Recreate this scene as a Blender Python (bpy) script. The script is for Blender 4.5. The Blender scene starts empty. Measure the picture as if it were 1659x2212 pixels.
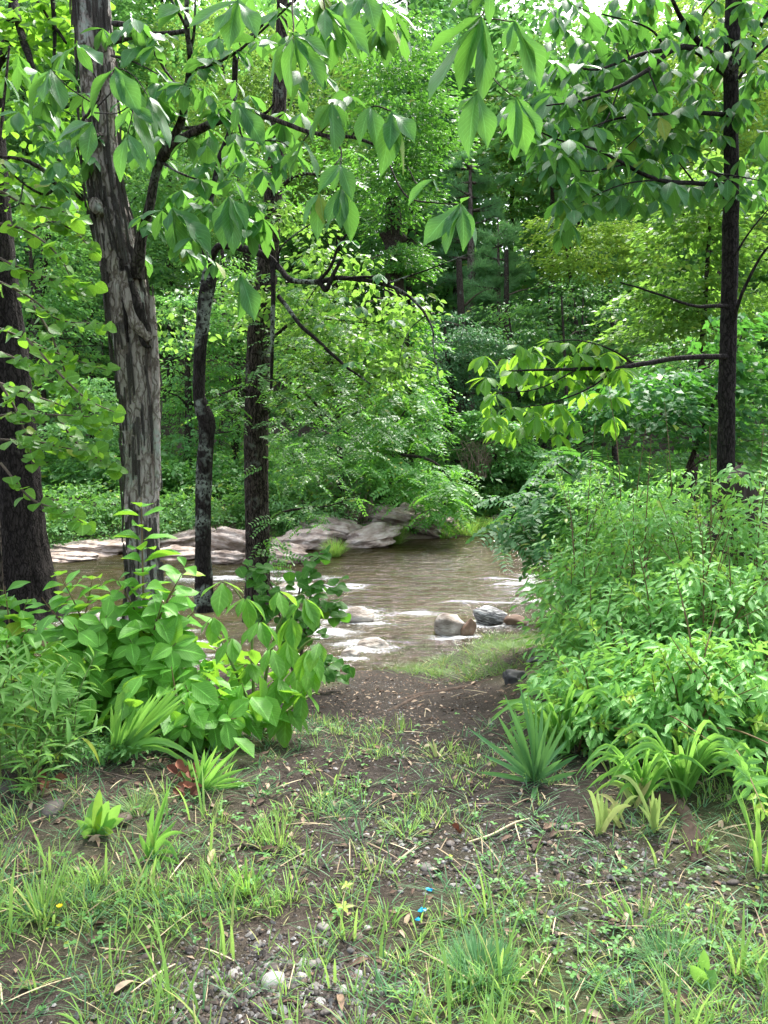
import bpy, math, random, time
import numpy as np
from mathutils import Vector, Matrix

T0 = time.time()
rng = np.random.default_rng(7)
random.seed(7)
SC = bpy.context.scene
COL = SC.collection

# ------------------------------------------------------------------ camera, sky, sun, exposure
CAM_Z, PITCH, FOC = 1.5, math.radians(4.15), 1597.6      # FOC: focal length in units of a 1659 x 2212 picture
cam_d = bpy.data.cameras.new('camera')
cam_d.sensor_fit = 'VERTICAL'
cam_d.sensor_height = 36.0
cam_d.lens = 26.0
cam_d.clip_start = 0.05
cam_d.clip_end = 1500
cam = bpy.data.objects.new('camera', cam_d)
COL.objects.link(cam)
cam.location = (0, 0, CAM_Z)
cam.rotation_euler = (math.radians(90) - PITCH, 0, 0)
SC.camera = cam

SUN_EL, SUN_AZ = math.radians(58), math.radians(20)      # azimuth from +Y (away from the viewer) towards +X
world = bpy.data.worlds.new('World')
SC.world = world
world.use_nodes = True
wn = world.node_tree.nodes
wl = world.node_tree.links
sky = wn.new('ShaderNodeTexSky')
sky.sky_type = 'NISHITA'
sky.sun_disc = False
sky.sun_elevation = SUN_EL
sky.sun_rotation = SUN_AZ
sky.air_density = 1.0
sky.dust_density = 4.0
sky.ozone_density = 1.0
hs = wn.new('ShaderNodeHueSaturation')
hs.inputs['Saturation'].default_value = 0.5             # thin cloud: a pale, nearly white sky
hs.inputs['Value'].default_value = 1.0
bg = wn['Background']
bg.inputs['Strength'].default_value = 0.11
wl.new(sky.outputs[0], hs.inputs['Color'])
wl.new(hs.outputs[0], bg.inputs['Color'])

sun_d = bpy.data.lights.new('sun', 'SUN')
sun_d.energy = 1.5
sun_d.angle = math.radians(10)
sun_d.color = (1.0, 0.97, 0.91)
sun = bpy.data.objects.new('sun', sun_d)
COL.objects.link(sun)
sdir = Vector((math.sin(SUN_AZ) * math.cos(SUN_EL), math.cos(SUN_AZ) * math.cos(SUN_EL), math.sin(SUN_EL)))
sun.rotation_euler = sdir.to_track_quat('Z', 'Y').to_euler()
sun.location = (0, 0, 60)

SC.view_settings.view_transform = 'Standard'
SC.view_settings.look = 'None'
SC.view_settings.gamma = 1
SC.view_settings.use_curve_mapping = False
SC.view_settings.exposure = 2.42
SC.render.engine = 'CYCLES'
cy = SC.cycles
cy.max_bounces = 6
cy.diffuse_bounces = 4
cy.glossy_bounces = 2
cy.transmission_bounces = 4
cy.transparent_max_bounces = 8
cy.caustics_reflective = False
cy.caustics_refractive = False
cy.use_denoising = True

# ------------------------------------------------------------------ small maths
def P(px, py, Y):
    """World point seen at picture point (px, py) of 1659 x 2212, at distance Y along the ground axis."""
    dx, dy = (px - 829.5) / FOC, -(py - 1106) / FOC
    d = np.array([dx, math.cos(PITCH) + dy * math.sin(PITCH), -math.sin(PITCH) + dy * math.cos(PITCH)])
    d = d * (Y / d[1])
    return np.array([d[0], Y, CAM_Z + d[2]])

def PX(n, Y):
    return n * Y / FOC

_perm = np.random.default_rng(3).permutation(256)
_perm = np.concatenate([_perm, _perm, _perm])
_grad = np.random.default_rng(4).normal(size=(256, 3))
_grad /= np.linalg.norm(_grad, axis=1)[:, None]

def noise3(x, y, z):
    x, y, z = np.broadcast_arrays(np.asarray(x, float), np.asarray(y, float), np.asarray(z, float))
    xi, yi, zi = np.floor(x).astype(int), np.floor(y).astype(int), np.floor(z).astype(int)
    xf, yf, zf = x - xi, y - yi, z - zi
    xi &= 255; yi &= 255; zi &= 255
    u, v, w = [t * t * t * (t * (t * 6 - 15) + 10) for t in (xf, yf, zf)]
    def g(i, j, k):
        h = _perm[_perm[_perm[xi + i] + yi + j] + zi + k]
        G = _grad[h]
        return G[..., 0] * (xf - i) + G[..., 1] * (yf - j) + G[..., 2] * (zf - k)
    l = lambda a, b, t: a + (b - a) * t
    x0 = l(l(g(0,0,0), g(1,0,0), u), l(g(0,1,0), g(1,1,0), u), v)
    x1 = l(l(g(0,0,1), g(1,0,1), u), l(g(0,1,1), g(1,1,1), u), v)
    return l(x0, x1, w)

def fbm(x, y, z=0.0, oct=4, gain=0.5):
    s, a, f = 0, 1.0, 1.0
    for i in range(oct):
        s = s + a * noise3(np.asarray(x) * f + 17 * i, np.asarray(y) * f + 5 * i, np.asarray(z) * f + 9 * i)
        a *= gain; f *= 2.03
    return s

def sm(a, b, t):
    t = np.clip((np.asarray(t, float) - a) / (b - a), 0, 1)
    return t * t * (3 - 2 * t)

def unit(v):
    v = np.asarray(v, float)
    return v / np.maximum(np.linalg.norm(v, axis=-1, keepdims=True), 1e-9)

# ------------------------------------------------------------------ terrain height
WATER = -1.0
def near_edge(x):
    x = np.asarray(x, float)
    return 9.0 + 1.6 * sm(0.2, 1.6, x) + 1.2 * sm(2.0, 4.0, x) + 7.0 * sm(3.4, 6.5, x) + 0.35 * noise3(x * 0.9, 3.3, 0) + 0.12 * noise3(x * 3.1, 8.3, 0)
def far_edge(x):
    x = np.asarray(x, float)
    return 22.6 + 0.42 * np.clip(x, -14, 8) + 0.9 * noise3(x * 0.35, 9.1, 0) + 0.3 * noise3(x * 1.7, 2.1, 0)
def height(x, y):
    x, y = np.broadcast_arrays(np.asarray(x, float), np.asarray(y, float))
    ne, fe = near_edge(x), far_edge(x)
    t = np.clip((y - 3.4) / (ne - 3.4), 0, 1.4)
    zn = -1.02 * (0.55 * t + 0.45 * sm(0, 1, t)) * np.where(t > 0, 1, 0)
    zn = zn + 0.05 * noise3(x * 0.8, y * 0.8, 1.0) * sm(7.5, 5, y)
    zn = zn + 0.22 * sm(0.7, 2.0, x) * sm(3.2, 4.6, y) * sm(9.5, 7, y)           # right bank stays higher
    zn = zn + 0.05 * sm(-0.9, -1.8, x) * sm(2.6, 3.6, y) * sm(9, 6, y)
    zb = WATER - 0.32 - 0.12 * noise3(x * 0.5, y * 0.5, 4.0)
    d = y - fe
    zf = WATER + 0.02 + 0.28 * np.clip(d, -1, 4) + 0.03 * np.clip(d - 4, 0, 8) + 0.34 * np.clip(d - 12, 0, 75) - 0.15 * np.clip(d - 70, 0, 100)
    zf = zf + 0.5 * sm(3, 12, d) * noise3(x * 0.15, y * 0.15, 6)
    k1 = sm(-0.5, 0.5, y - ne)
    k2 = sm(-0.8, 0.4, d)
    z = zn * (1 - k1) + zb * k1
    z = z * (1 - k2) + zf * k2
    near = sm(16, 5, y)
    z = z + near * (0.018 * fbm(x * 3.2, y * 3.2, 2, 3) + 0.010 * fbm(x * 13, y * 13, 5, 3))
    return z
def H(x, y):
    return float(height(np.array([x]), np.array([y]))[0])
def G(px, py, off=0.0, floor=-99.0):
    """Where the ray through a picture point meets the ground."""
    ys = np.concatenate([np.arange(1.2, 12, 0.02), np.arange(12, 60, 0.1)])
    dx, dy = (px - 829.5) / FOC, -(py - 1106) / FOC
    c = math.cos(PITCH) + dy * math.sin(PITCH)
    xs = dx / c * ys
    zs = CAM_Z + (-math.sin(PITCH) + dy * math.cos(PITCH)) / c * ys
    m = zs - np.maximum(height(xs, ys), floor) - off
    i = int(np.argmax(m < 0))
    return np.array([xs[i], ys[i], height(xs[i:i+1], ys[i:i+1])[0]])

# ------------------------------------------------------------------ mesh helpers
def mesh_from(name, V, F, mat=None, uv=None, smooth=True, attrs=None):
    """V (n,3), F (m,k) with the same k for all; uv per vertex (n,2)."""
    V = np.asarray(V, np.float32); F = np.asarray(F, np.int32)
    me = bpy.data.meshes.new(name)
    k = F.shape[1]
    me.vertices.add(len(V)); me.loops.add(F.size); me.polygons.add(len(F))
    me.vertices.foreach_set('co', V.ravel())
    me.loops.foreach_set('vertex_index', F.ravel())
    me.polygons.foreach_set('loop_start', np.arange(0, F.size, k, dtype=np.int32))
    me.polygons.foreach_set('loop_total', np.full(len(F), k, np.int32))
    me.polygons.foreach_set('use_smooth', np.full(len(F), smooth, bool))
    if uv is not None:
        l = me.uv_layers.new(name='UVMap')
        l.data.foreach_set('uv', np.asarray(uv, np.float32)[F.ravel()].ravel())
    for an, av in (attrs or {}).items():
        a = me.attributes.new(an, 'FLOAT', 'POINT')
        a.data.foreach_set('value', np.asarray(av, np.float32))
    me.update(calc_edges=True)
    if mat: me.materials.append(mat)
    return me

class Acc:
    """Collects quad shells into one mesh."""
    def __init__(s): s.v, s.f, s.uv, s.n = [], [], [], 0
    def add(s, V, F, uv=None):
        V = np.asarray(V, float)
        s.v.append(V); s.f.append(np.asarray(F) + s.n)
        s.uv.append(np.zeros((len(V), 2)) if uv is None else uv)
        s.n += len(V)
    def mesh(s, name, mat, smooth=True):
        return mesh_from(name, np.concatenate(s.v), np.concatenate(s.f), mat, np.concatenate(s.uv), smooth)

def link(name, data, parent=None, loc=None):
    o = bpy.data.objects.new(name, data)
    COL.objects.link(o)
    if parent is not None: o.parent = parent
    if loc is not None: o.location = loc
    return o

def tag(o, label=None, cat=None, group=None, kind=None):
    if label: o['label'] = label
    if cat: o['category'] = cat
    if group: o['group'] = group
    if kind: o['kind'] = kind
    return o

class Thing:
    """An Empty at the base; parts are given in world coordinates and stored relative to it."""
    def __init__(s, name, label, cat, loc, group=None):
        s.loc = np.array(loc, float)
        s.o = link(name, None, None, tuple(loc))
        tag(s.o, label, cat, group)
    def part(s, name, acc, mat, parent=None, smooth=True, kind=None):
        me = acc.mesh(name, mat, smooth) if isinstance(acc, Acc) else acc
        if isinstance(acc, Acc): me.transform(Matrix.Translation(-Vector(s.loc)))
        o = link(name, me, parent or s.o)
        if kind: o['kind'] = kind
        return o
    def place(s, name, me, pos, R, scale, parent=None):
        o = link(name, me, parent or s.o)
        if np.isscalar(scale): scale = (scale,) * 3
        M = np.eye(4)
        M[:3, :3] = np.asarray(R) * np.asarray(scale)[None, :]
        M[:3, 3] = np.asarray(pos) - s.loc
        o.matrix_basis = Matrix(M.tolist())
        return o

def smooth_path(pts, n=8):
    """Catmull-Rom through rows of any width (points with radii)."""
    p = np.asarray(pts, float)
    if len(p) < 3:
        return np.array([p[0] + (p[-1] - p[0]) * t for t in np.linspace(0, 1, n + 1)])
    q = np.vstack([2 * p[0] - p[1], p, 2 * p[-1] - p[-2]])
    out = []
    for i in range(1, len(q) - 2):
        a, b, c, d = q[i - 1], q[i], q[i + 1], q[i + 2]
        for t in np.linspace(0, 1, n, endpoint=False):
            out.append(0.5 * (2 * b + (c - a) * t + (2 * a - 5 * b + 4 * c - d) * t * t + (3 * b - a - 3 * c + d) * t ** 3))
    out.append(p[-1])
    return np.array(out)

def tube(path, nseg=8, disp=None):
    """path rows (x, y, z, r) -> V, F, uv (u = angle, v = metres)."""
    path = np.asarray(path, float)
    C, r = path[:, :3], path[:, 3]
    T = np.gradient(C, axis=0); T = unit(T)
    ref = np.array([0.31, 0.95, 0.05]) if abs(T[0][2]) > 0.6 else np.array([0.1, 0.2, 0.97])
    N = []
    n = ref - T[0] * ref.dot(T[0]); n /= np.linalg.norm(n)
    for t in T:
        n = n - t * n.dot(t); n = n / np.linalg.norm(n); N.append(n)
    N = np.array(N); B = np.cross(T, N)
    a = np.linspace(0, 2 * np.pi, nseg, endpoint=False)
    L = np.concatenate([[0], np.cumsum(np.linalg.norm(np.diff(C, axis=0), axis=1))])
    R = r[:, None] * np.ones(nseg)[None]
    if disp is not None: R = R + disp(a[None, :], L[:, None], r[:, None])
    V = C[:, None, :] + R[..., None] * (np.cos(a)[None, :, None] * N[:, None, :] + np.sin(a)[None, :, None] * B[:, None, :])
    m = len(C)
    i, j = np.meshgrid(np.arange(m - 1), np.arange(nseg), indexing='ij')
    F = np.stack([i * nseg + j, i * nseg + (j + 1) % nseg, (i + 1) * nseg + (j + 1) % nseg, (i + 1) * nseg + j], -1).reshape(-1, 4)
    uv = np.stack([np.broadcast_to(a / (2 * np.pi), R.shape), np.broadcast_to(L[:, None], R.shape)], -1).reshape(-1, 2)
    return V.reshape(-1, 3), F, uv

def px_path(rows, n=8, wob=0.0, seed=0):
    """rows (px, py, Y, width_px) -> smoothed world path with radii."""
    p = []
    for px, py, Y, w in rows:
        q = P(px, py, Y); p.append([q[0], q[1], q[2], PX(w, Y) / 2])
    p = smooth_path(p, n)
    if wob:
        k = np.arange(len(p)) * 0.33
        for c in range(3): p[:, c] += wob * noise3(k, seed + 3.7 * c, 0.5)
    return p

# ------------------------------------------------------------------ materials
def new_mat(name):
    m = bpy.data.materials.new(name); m.use_nodes = True
    nt = m.node_tree; nt.nodes.clear()
    out = nt.nodes.new('ShaderNodeOutputMaterial')
    return m, nt, out
def N(nt, t, **kw):
    n = nt.nodes.new(t)
    for k, v in kw.items(): setattr(n, k, v)
    return n
def ramp(nt, fac, stops):
    r = N(nt, 'ShaderNodeValToRGB')
    e = r.color_ramp.elements
    while len(e) < len(stops): e.new(0.5)
    for el, (p, c) in zip(e, stops):
        el.position = p; el.color = (*c, 1) if len(c) == 3 else c
    nt.links.new(fac, r.inputs[0])
    return r.outputs[0]
def mixc(nt, fac, a, b, mode='MIX'):
    n = N(nt, 'ShaderNodeMix', data_type='RGBA', blend_type=mode)
    for sock, v in ((n.inputs[0], fac), (n.inputs[6], a), (n.inputs[7], b)):
        if isinstance(v, (int, float)): sock.default_value = v
        elif isinstance(v, tuple): sock.default_value = (*v, 1)
        else: nt.links.new(v, sock)
    return n.outputs[2]
def math_(nt, op, a, b=0.0, clamp=False):
    n = N(nt, 'ShaderNodeMath', operation=op, use_clamp=clamp)
    for s, v in zip(n.inputs, (a, b)):
        if isinstance(v, (int, float)): s.default_value = v
        else: nt.links.new(v, s)
    return n.outputs[0]
def noise(nt, vec, scale, detail=4, rough=0.55, out=0, dist=0.0):
    n = N(nt, 'ShaderNodeTexNoise')
    n.inputs['Scale'].default_value = scale
    n.inputs['Detail'].default_value = detail
    n.inputs['Roughness'].default_value = rough
    n.inputs['Distortion'].default_value = dist
    if vec is not None: nt.links.new(vec, n.inputs['Vector'])
    return n.outputs[out]
def mapping(nt, vec, scale):
    n = N(nt, 'ShaderNodeMapping'); n.inputs['Scale'].default_value = scale
    nt.links.new(vec, n.inputs['Vector'])
    return n.outputs[0]
def bump(nt, h, strength=0.4, dist=0.01, normal=None):
    b = N(nt, 'ShaderNodeBump')
    b.inputs['Strength'].default_value = strength
    b.inputs['Distance'].default_value = dist
    nt.links.new(h, b.inputs['Height'])
    if normal is not None: nt.links.new(normal, b.inputs['Normal'])
    return b.outputs[0]

def leaf_mat(name, dark, light, glow, trans=0.4, rough=0.42, yellow=0.04, veins=0, spec=0.28, ycol=(0.34, 0.36, 0.03), spots=0.0):
    """Leaf blade: reflecting top, light coming through, each leaf its own tone; veins > 0 adds side veins by UV."""
    k = 1.12
    dark, light, glow = [(c[0] * q[0] * k, c[1] * q[1] * k, c[2] * q[2] * k) for c, q in ((dark, (.90, 1, 1.15)), (light, (.94, 1, 1.2)), (glow, (.90, 1, 1.5)))]
    m, nt, out = new_mat(name)
    geo = N(nt, 'ShaderNodeNewGeometry'); oi = N(nt, 'ShaderNodeObjectInfo')
    r = math_(nt, 'FRACT', math_(nt, 'ADD', geo.outputs['Random Per Island'], oi.outputs['Random']))
    nz = noise(nt, geo.outputs['Position'], 0.9, 3)
    f = math_(nt, 'ADD', math_(nt, 'MULTIPLY', r, 0.6), math_(nt, 'MULTIPLY', nz, 0.5), True)
    c = mixc(nt, f, dark, light)
    r2 = math_(nt, 'FRACT', math_(nt, 'MULTIPLY', r, 37.7))
    isy = math_(nt, 'GREATER_THAN', r2, 1.0 - yellow)
    c = mixc(nt, math_(nt, 'MULTIPLY', isy, 0.75), c, ycol)
    g = mixc(nt, f, tuple(v * 0.75 for v in glow), glow)
    c = mixc(nt, 1.0, c, oi.outputs['Color'], 'MULTIPLY')
    g = mixc(nt, 1.0, g, oi.outputs['Color'], 'MULTIPLY')
    nrm = None
    if veins:
        uv = N(nt, 'ShaderNodeUVMap'); sp = N(nt, 'ShaderNodeSeparateXYZ')
        nt.links.new(uv.outputs[0], sp.inputs[0])
        u = math_(nt, 'ABSOLUTE', math_(nt, 'SUBTRACT', sp.outputs[0], 0.5))
        rib = math_(nt, 'LESS_THAN', u, 0.022)
        ph = math_(nt, 'SUBTRACT', math_(nt, 'MULTIPLY', sp.outputs[1], veins), math_(nt, 'MULTIPLY', u, veins * 0.55))
        tri = math_(nt, 'ABSOLUTE', math_(nt, 'SUBTRACT', math_(nt, 'FRACT', ph), 0.5))
        vein = math_(nt, 'LESS_THAN', tri, 0.07)
        vv = math_(nt, 'MAXIMUM', rib, math_(nt, 'MULTIPLY', vein, 0.55))
        mott = noise(nt, uv.outputs[0], 7.0, 4)
        c = mixc(nt, math_(nt, 'MULTIPLY', vv, 0.75), c, tuple(min(1, v * 2.2 + 0.03) for v in light))
        c = mixc(nt, 1.0, c, ramp(nt, mott, [(0.3, (0.72, 0.78, 0.7)), (0.7, (1.2, 1.15, 1.1))]), 'MULTIPLY')
        if spots:
            sn = noise(nt, N(nt, 'ShaderNodeTexCoord').outputs['Object'], 9.0, 2)
            c = mixc(nt, math_(nt, 'GREATER_THAN', sn, 0.74), c, (0.45, 0.5, 0.3))
        nrm = bump(nt, math_(nt, 'ADD', tri, math_(nt, 'MULTIPLY', mott, 0.9)), 0.22, 0.004)
    back = mixc(nt, 0.35, c, (0.16, 0.24, 0.10))
    c = mixc(nt, geo.outputs['Backfacing'], c, back)
    b = N(nt, 'ShaderNodeBsdfPrincipled')
    b.inputs['Roughness'].default_value = rough
    b.inputs['Specular IOR Level'].default_value = spec
    nt.links.new(c, b.inputs['Base Color'])
    t = N(nt, 'ShaderNodeBsdfTranslucent')
    nt.links.new(g, t.inputs['Color'])
    if nrm is not None:
        nt.links.new(nrm, b.inputs['Normal'])
    mx = N(nt, 'ShaderNodeMixShader'); mx.inputs[0].default_value = trans
    nt.links.new(b.outputs[0], mx.inputs[1]); nt.links.new(t.outputs[0], mx.inputs[2])
    nt.links.new(mx.outputs[0], out.inputs[0])
    return m

def bark_mat(name, base, ridge, crack, lichen=None, lamt=0.5, vs=6.0, us=1.0, pale_below=None):
    m, nt, out = new_mat(name)
    tc = N(nt, 'ShaderNodeTexCoord')
    v = mapping(nt, tc.outputs['Object'], (vs * us * 2.0, vs * us * 2.0, vs * 0.45))
    n1 = noise(nt, v, 3.0, 6, 0.62, dist=0.4)
    v2 = mapping(nt, tc.outputs['Object'], (vs * 6, vs * 6, vs * 1.2))
    n2 = noise(nt, v2, 3.0, 5, 0.65)
    f = math_(nt, 'ADD', math_(nt, 'MULTIPLY', n1, 0.7), math_(nt, 'MULTIPLY', n2, 0.3))
    wob = N(nt, 'ShaderNodeVectorMath', operation='ADD')
    wsc = N(nt, 'ShaderNodeVectorMath', operation='SCALE'); wsc.inputs['Scale'].default_value = 0.10
    nt.links.new(noise(nt, tc.outputs['Object'], 9.0, 3, out=1), wsc.inputs[0]); nt.links.new(wsc.outputs[0], wob.inputs[0]); nt.links.new(tc.outputs['Object'], wob.inputs[1])
    vo = N(nt, 'ShaderNodeTexVoronoi', feature='DISTANCE_TO_EDGE'); vo.inputs['Scale'].default_value = 1.0
    nt.links.new(mapping(nt, wob.outputs[0], (vs * 4.2, vs * 4.2, vs * 0.8)), vo.inputs['Vector'])
    crk = ramp(nt, vo.outputs['Distance'], [(0.02, (0, 0, 0)), (0.16, (1, 1, 1))])
    f = math_(nt, 'ADD', math_(nt, 'MULTIPLY', f, 0.72), math_(nt, 'MULTIPLY', crk, 0.20))
    c = ramp(nt, f, [(0.36, crack), (0.48, base), (0.62, ridge)])
    if pale_below:                                             # bark turns paler below this height, with a ragged edge
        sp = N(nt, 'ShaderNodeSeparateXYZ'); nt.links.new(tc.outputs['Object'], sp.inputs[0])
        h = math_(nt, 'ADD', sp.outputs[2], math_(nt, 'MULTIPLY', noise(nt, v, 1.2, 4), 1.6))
        wf = math_(nt, 'MULTIPLY', math_(nt, 'SUBTRACT', pale_below + .8, h), 1.1, True)
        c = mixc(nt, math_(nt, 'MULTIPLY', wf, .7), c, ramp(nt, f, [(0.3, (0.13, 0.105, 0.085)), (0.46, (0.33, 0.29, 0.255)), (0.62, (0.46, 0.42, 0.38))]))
    if lichen:
        n3 = noise(nt, tc.outputs['Object'], 3.2, 3, 0.6)
        n4 = noise(nt, tc.outputs['Object'], 34.0, 4, 0.6)
        lm = math_(nt, 'MULTIPLY', ramp(nt, n3, [(1 - lamt - 0.05, (0, 0, 0)), (1 - lamt + 0.03, (1, 1, 1))]), ramp(nt, n4, [(0.42, (0, 0, 0)), (0.5, (1, 1, 1))]))
        c = mixc(nt, math_(nt, 'MULTIPLY', lm, 0.85), c, lichen)
    b = N(nt, 'ShaderNodeBsdfPrincipled')
    b.inputs['Roughness'].default_value = 0.9
    b.inputs['Specular IOR Level'].default_value = 0.15
    nt.links.new(c, b.inputs['Base Color'])
    nt.links.new(bump(nt, f, 1.0, 0.035), b.inputs['Normal'])
    nt.links.new(b.outputs[0], out.inputs[0])
    return m

def simple_mat(name, stops, scale=8.0, rough=0.8, bs=0.4, bd=0.01, spec=0.3, detail=5, stretch=None, island=0.0):
    m, nt, out = new_mat(name)
    tc = N(nt, 'ShaderNodeTexCoord')
    v = tc.outputs['Object']
    if stretch: v = mapping(nt, v, stretch)
    n1 = noise(nt, v, scale, detail, 0.6)
    fac = n1
    if island:
        geo = N(nt, 'ShaderNodeNewGeometry'); oi = N(nt, 'ShaderNodeObjectInfo')
        r = math_(nt, 'FRACT', math_(nt, 'ADD', geo.outputs['Random Per Island'], oi.outputs['Random']))
        fac = math_(nt, 'ADD', math_(nt, 'MULTIPLY', n1, 1 - island), math_(nt, 'MULTIPLY', r, island))
    c = ramp(nt, fac, stops)
    b = N(nt, 'ShaderNodeBsdfPrincipled')
    b.inputs['Roughness'].default_value = rough
    b.inputs['Specular IOR Level'].default_value = spec
    nt.links.new(c, b.inputs['Base Color'])
    nt.links.new(bump(nt, n1, bs, bd), b.inputs['Normal'])
    nt.links.new(b.outputs[0], out.inputs[0])
    return m

M = {}
M['hick'] = leaf_mat('hickory_leaf', (0.036, 0.125, 0.040), (0.075, 0.205, 0.060), (0.18, 0.40, 0.035), 0.42, 0.5, 0.02, veins=11, spec=0.30, spots=1)
M['hick_dark'] = leaf_mat('drooping_leaf', (0.028, 0.100, 0.032), (0.060, 0.168, 0.050), (0.14, 0.35, 0.03), 0.40, 0.52, 0.02, veins=10, spec=0.26)
M['bough'] = leaf_mat('bough_leaf', (0.05, 0.15, 0.02), (0.10, 0.23, 0.03), (0.34, 0.60, 0.03), 0.52, 0.5, 0.03, veins=9)
M['round'] = leaf_mat('round_leaf', (0.06, 0.17, 0.022), (0.12, 0.26, 0.035), (0.30, 0.56, 0.03), 0.52, 0.45, 0.02, veins=6)
M['spice'] = leaf_mat('allspice_leaf', (0.050, 0.165, 0.022), (0.14, 0.34, 0.042), (0.34, 0.62, 0.03), 0.40, 0.46, 0.03, veins=12)
M['privet'] = leaf_mat('privet_leaf', (0.065, 0.20, 0.045), (0.19, 0.40, 0.09), (0.36, 0.66, 0.07), 0.36, 0.42, 0.02, veins=7)
M['tip'] = leaf_mat('young_leaf', (0.20, 0.38, 0.04), (0.32, 0.50, 0.06), (0.34, 0.52, 0.05), 0.42, 0.42, 0.1, veins=7)
M['herb'] = leaf_mat('herb_leaf', (0.10, 0.24, 0.045), (0.18, 0.34, 0.07), (0.34, 0.58, 0.06), 0.42, 0.45, 0.03)
M['blade'] = leaf_mat('lily_blade', (0.085, 0.22, 0.04), (0.16, 0.33, 0.06), (0.32, 0.58, 0.06), 0.42, 0.42, 0.05, ycol=(0.36, 0.38, 0.10))
M['yucca'] = leaf_mat('yucca_blade', (0.055, 0.155, 0.05), (0.12, 0.26, 0.075), (0.2, 0.4, 0.06), 0.25, 0.4, 0.05)
M['paleblade'] = leaf_mat('pale_blade', (0.22, 0.30, 0.06), (0.36, 0.42, 0.12), (0.4, 0.5, 0.1), 0.35, 0.45, 0.3, ycol=(0.5, 0.42, 0.18))
M['grass'] = leaf_mat('grass_blade', (0.12, 0.245, 0.04), (0.25, 0.40, 0.08), (0.40, 0.58, 0.08), 0.40, 0.5, 0.16, ycol=(0.42, 0.36, 0.16))
M['fine'] = leaf_mat('fine_grass_blade', (0.07, 0.17, 0.06), (0.13, 0.26, 0.10), (0.2, 0.38, 0.10), 0.35, 0.5, 0.05, ycol=(0.42, 0.36, 0.16))
M['clover'] = leaf_mat('clover_leaf', (0.055, 0.16, 0.03), (0.11, 0.25, 0.05), (0.20, 0.4, 0.04), 0.35, 0.45, 0.03)
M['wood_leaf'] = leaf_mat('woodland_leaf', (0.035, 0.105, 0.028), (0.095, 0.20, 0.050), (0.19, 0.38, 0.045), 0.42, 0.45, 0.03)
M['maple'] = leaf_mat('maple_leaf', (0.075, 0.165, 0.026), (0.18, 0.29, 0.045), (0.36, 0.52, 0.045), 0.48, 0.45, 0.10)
M['pale_leaf'] = leaf_mat('pale_shrub_leaf', (0.08, 0.19, 0.055), (0.16, 0.30, 0.09), (0.25, 0.48, 0.07), 0.38, 0.4, 0.02)
M['needle'] = leaf_mat('pine_needle', (0.05, 0.11, 0.05), (0.10, 0.19, 0.08), (0.18, 0.34, 0.09), 0.34, 0.5, 0.06, ycol=(0.15, 0.17, 0.05))
M['feather'] = leaf_mat('feathery_leaf', (0.035, 0.125, 0.025), (0.085, 0.215, 0.04), (0.18, 0.42, 0.03), 0.42, 0.45, 0.02)

M['bark_grey'] = bark_mat('shaggy_bark', (0.235, 0.205, 0.178), (0.335, 0.305, 0.275), (0.105, 0.086, 0.070), (0.34, 0.38, 0.33), 0.42, 6.0, pale_below=2.5)
M['bark_plate'] = bark_mat('peeling_bark', (0.23, 0.20, 0.175), (0.345, 0.315, 0.285), (0.10, 0.083, 0.07), (0.38, 0.42, 0.36), 0.40, 7.0)
M['bark_dark'] = bark_mat('dark_bark', (0.045, 0.038, 0.032), (0.085, 0.075, 0.065), (0.014, 0.011, 0.009), (0.17, 0.20, 0.16), 0.40, 7.0)
M['bark_black'] = bark_mat('wet_bark', (0.020, 0.017, 0.015), (0.036, 0.031, 0.028), (0.010, 0.008, 0.007), (0.24, 0.28, 0.23), 0.44, 8.0)
M['bark_slim'] = bark_mat('slim_bark', (0.017, 0.014, 0.0125), (0.036, 0.031, 0.028), (0.007, 0.006, 0.005), (0.14, 0.13, 0.11), 0.30, 8.0)
M['bark_brown'] = bark_mat('furrowed_bark', (0.040, 0.031, 0.025), (0.085, 0.070, 0.058), (0.010, 0.008, 0.006), (0.16, 0.18, 0.15), 0.36, 8.0)
M['bark_pine'] = bark_mat('pine_bark', (0.11, 0.085, 0.075), (0.19, 0.155, 0.14), (0.03, 0.022, 0.018), None, 0, 3.0)
M['twig'] = simple_mat('twig_bark', [(0.3, (0.05, 0.04, 0.03)), (0.7, (0.14, 0.11, 0.08))], 20, 0.85)
M['stem'] = simple_mat('green_stem', [(0.3, (0.08, 0.14, 0.03)), (0.7, (0.16, 0.20, 0.06))], 12, 0.6)
M['redstem'] = simple_mat('reddish_stem', [(0.3, (0.10, 0.06, 0.03)), (0.7, (0.18, 0.13, 0.06))], 12, 0.6)
M['deadwood'] = simple_mat('weathered_wood', [(0.3, (0.014, 0.010, 0.008)), (0.5, (0.035, 0.026, 0.02)), (0.72, (0.085, 0.07, 0.058))], 5, 0.9, 0.7, 0.02, stretch=(4, 4, 0.6))
M['root'] = simple_mat('root_bark', [(0.3, (0.022, 0.015, 0.011)), (0.5, (0.06, 0.04, 0.028)), (0.75, (0.13, 0.095, 0.07))], 9, 0.9, 0.6, 0.015)
M['rock_pale'] = simple_mat('pale_rock', [(0.30, (0.06, 0.045, 0.032)), (0.42, (0.22, 0.185, 0.15)), (0.52, (0.345, 0.305, 0.265)), (0.66, (0.50, 0.46, 0.41))], 2.6, 0.8, 1.0, 0.12, detail=10, stretch=(1, 1, 2.6))
M['rock_far'] = simple_mat('tan_ledge_rock', [(0.28, (0.08, 0.056, 0.042)), (0.40, (0.27, 0.205, 0.16)), (0.52, (0.39, 0.32, 0.265)), (0.66, (0.55, 0.48, 0.41))], 2.6, 0.8, 1.0, 0.12, detail=10, stretch=(1, 1, 2.6))
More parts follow.
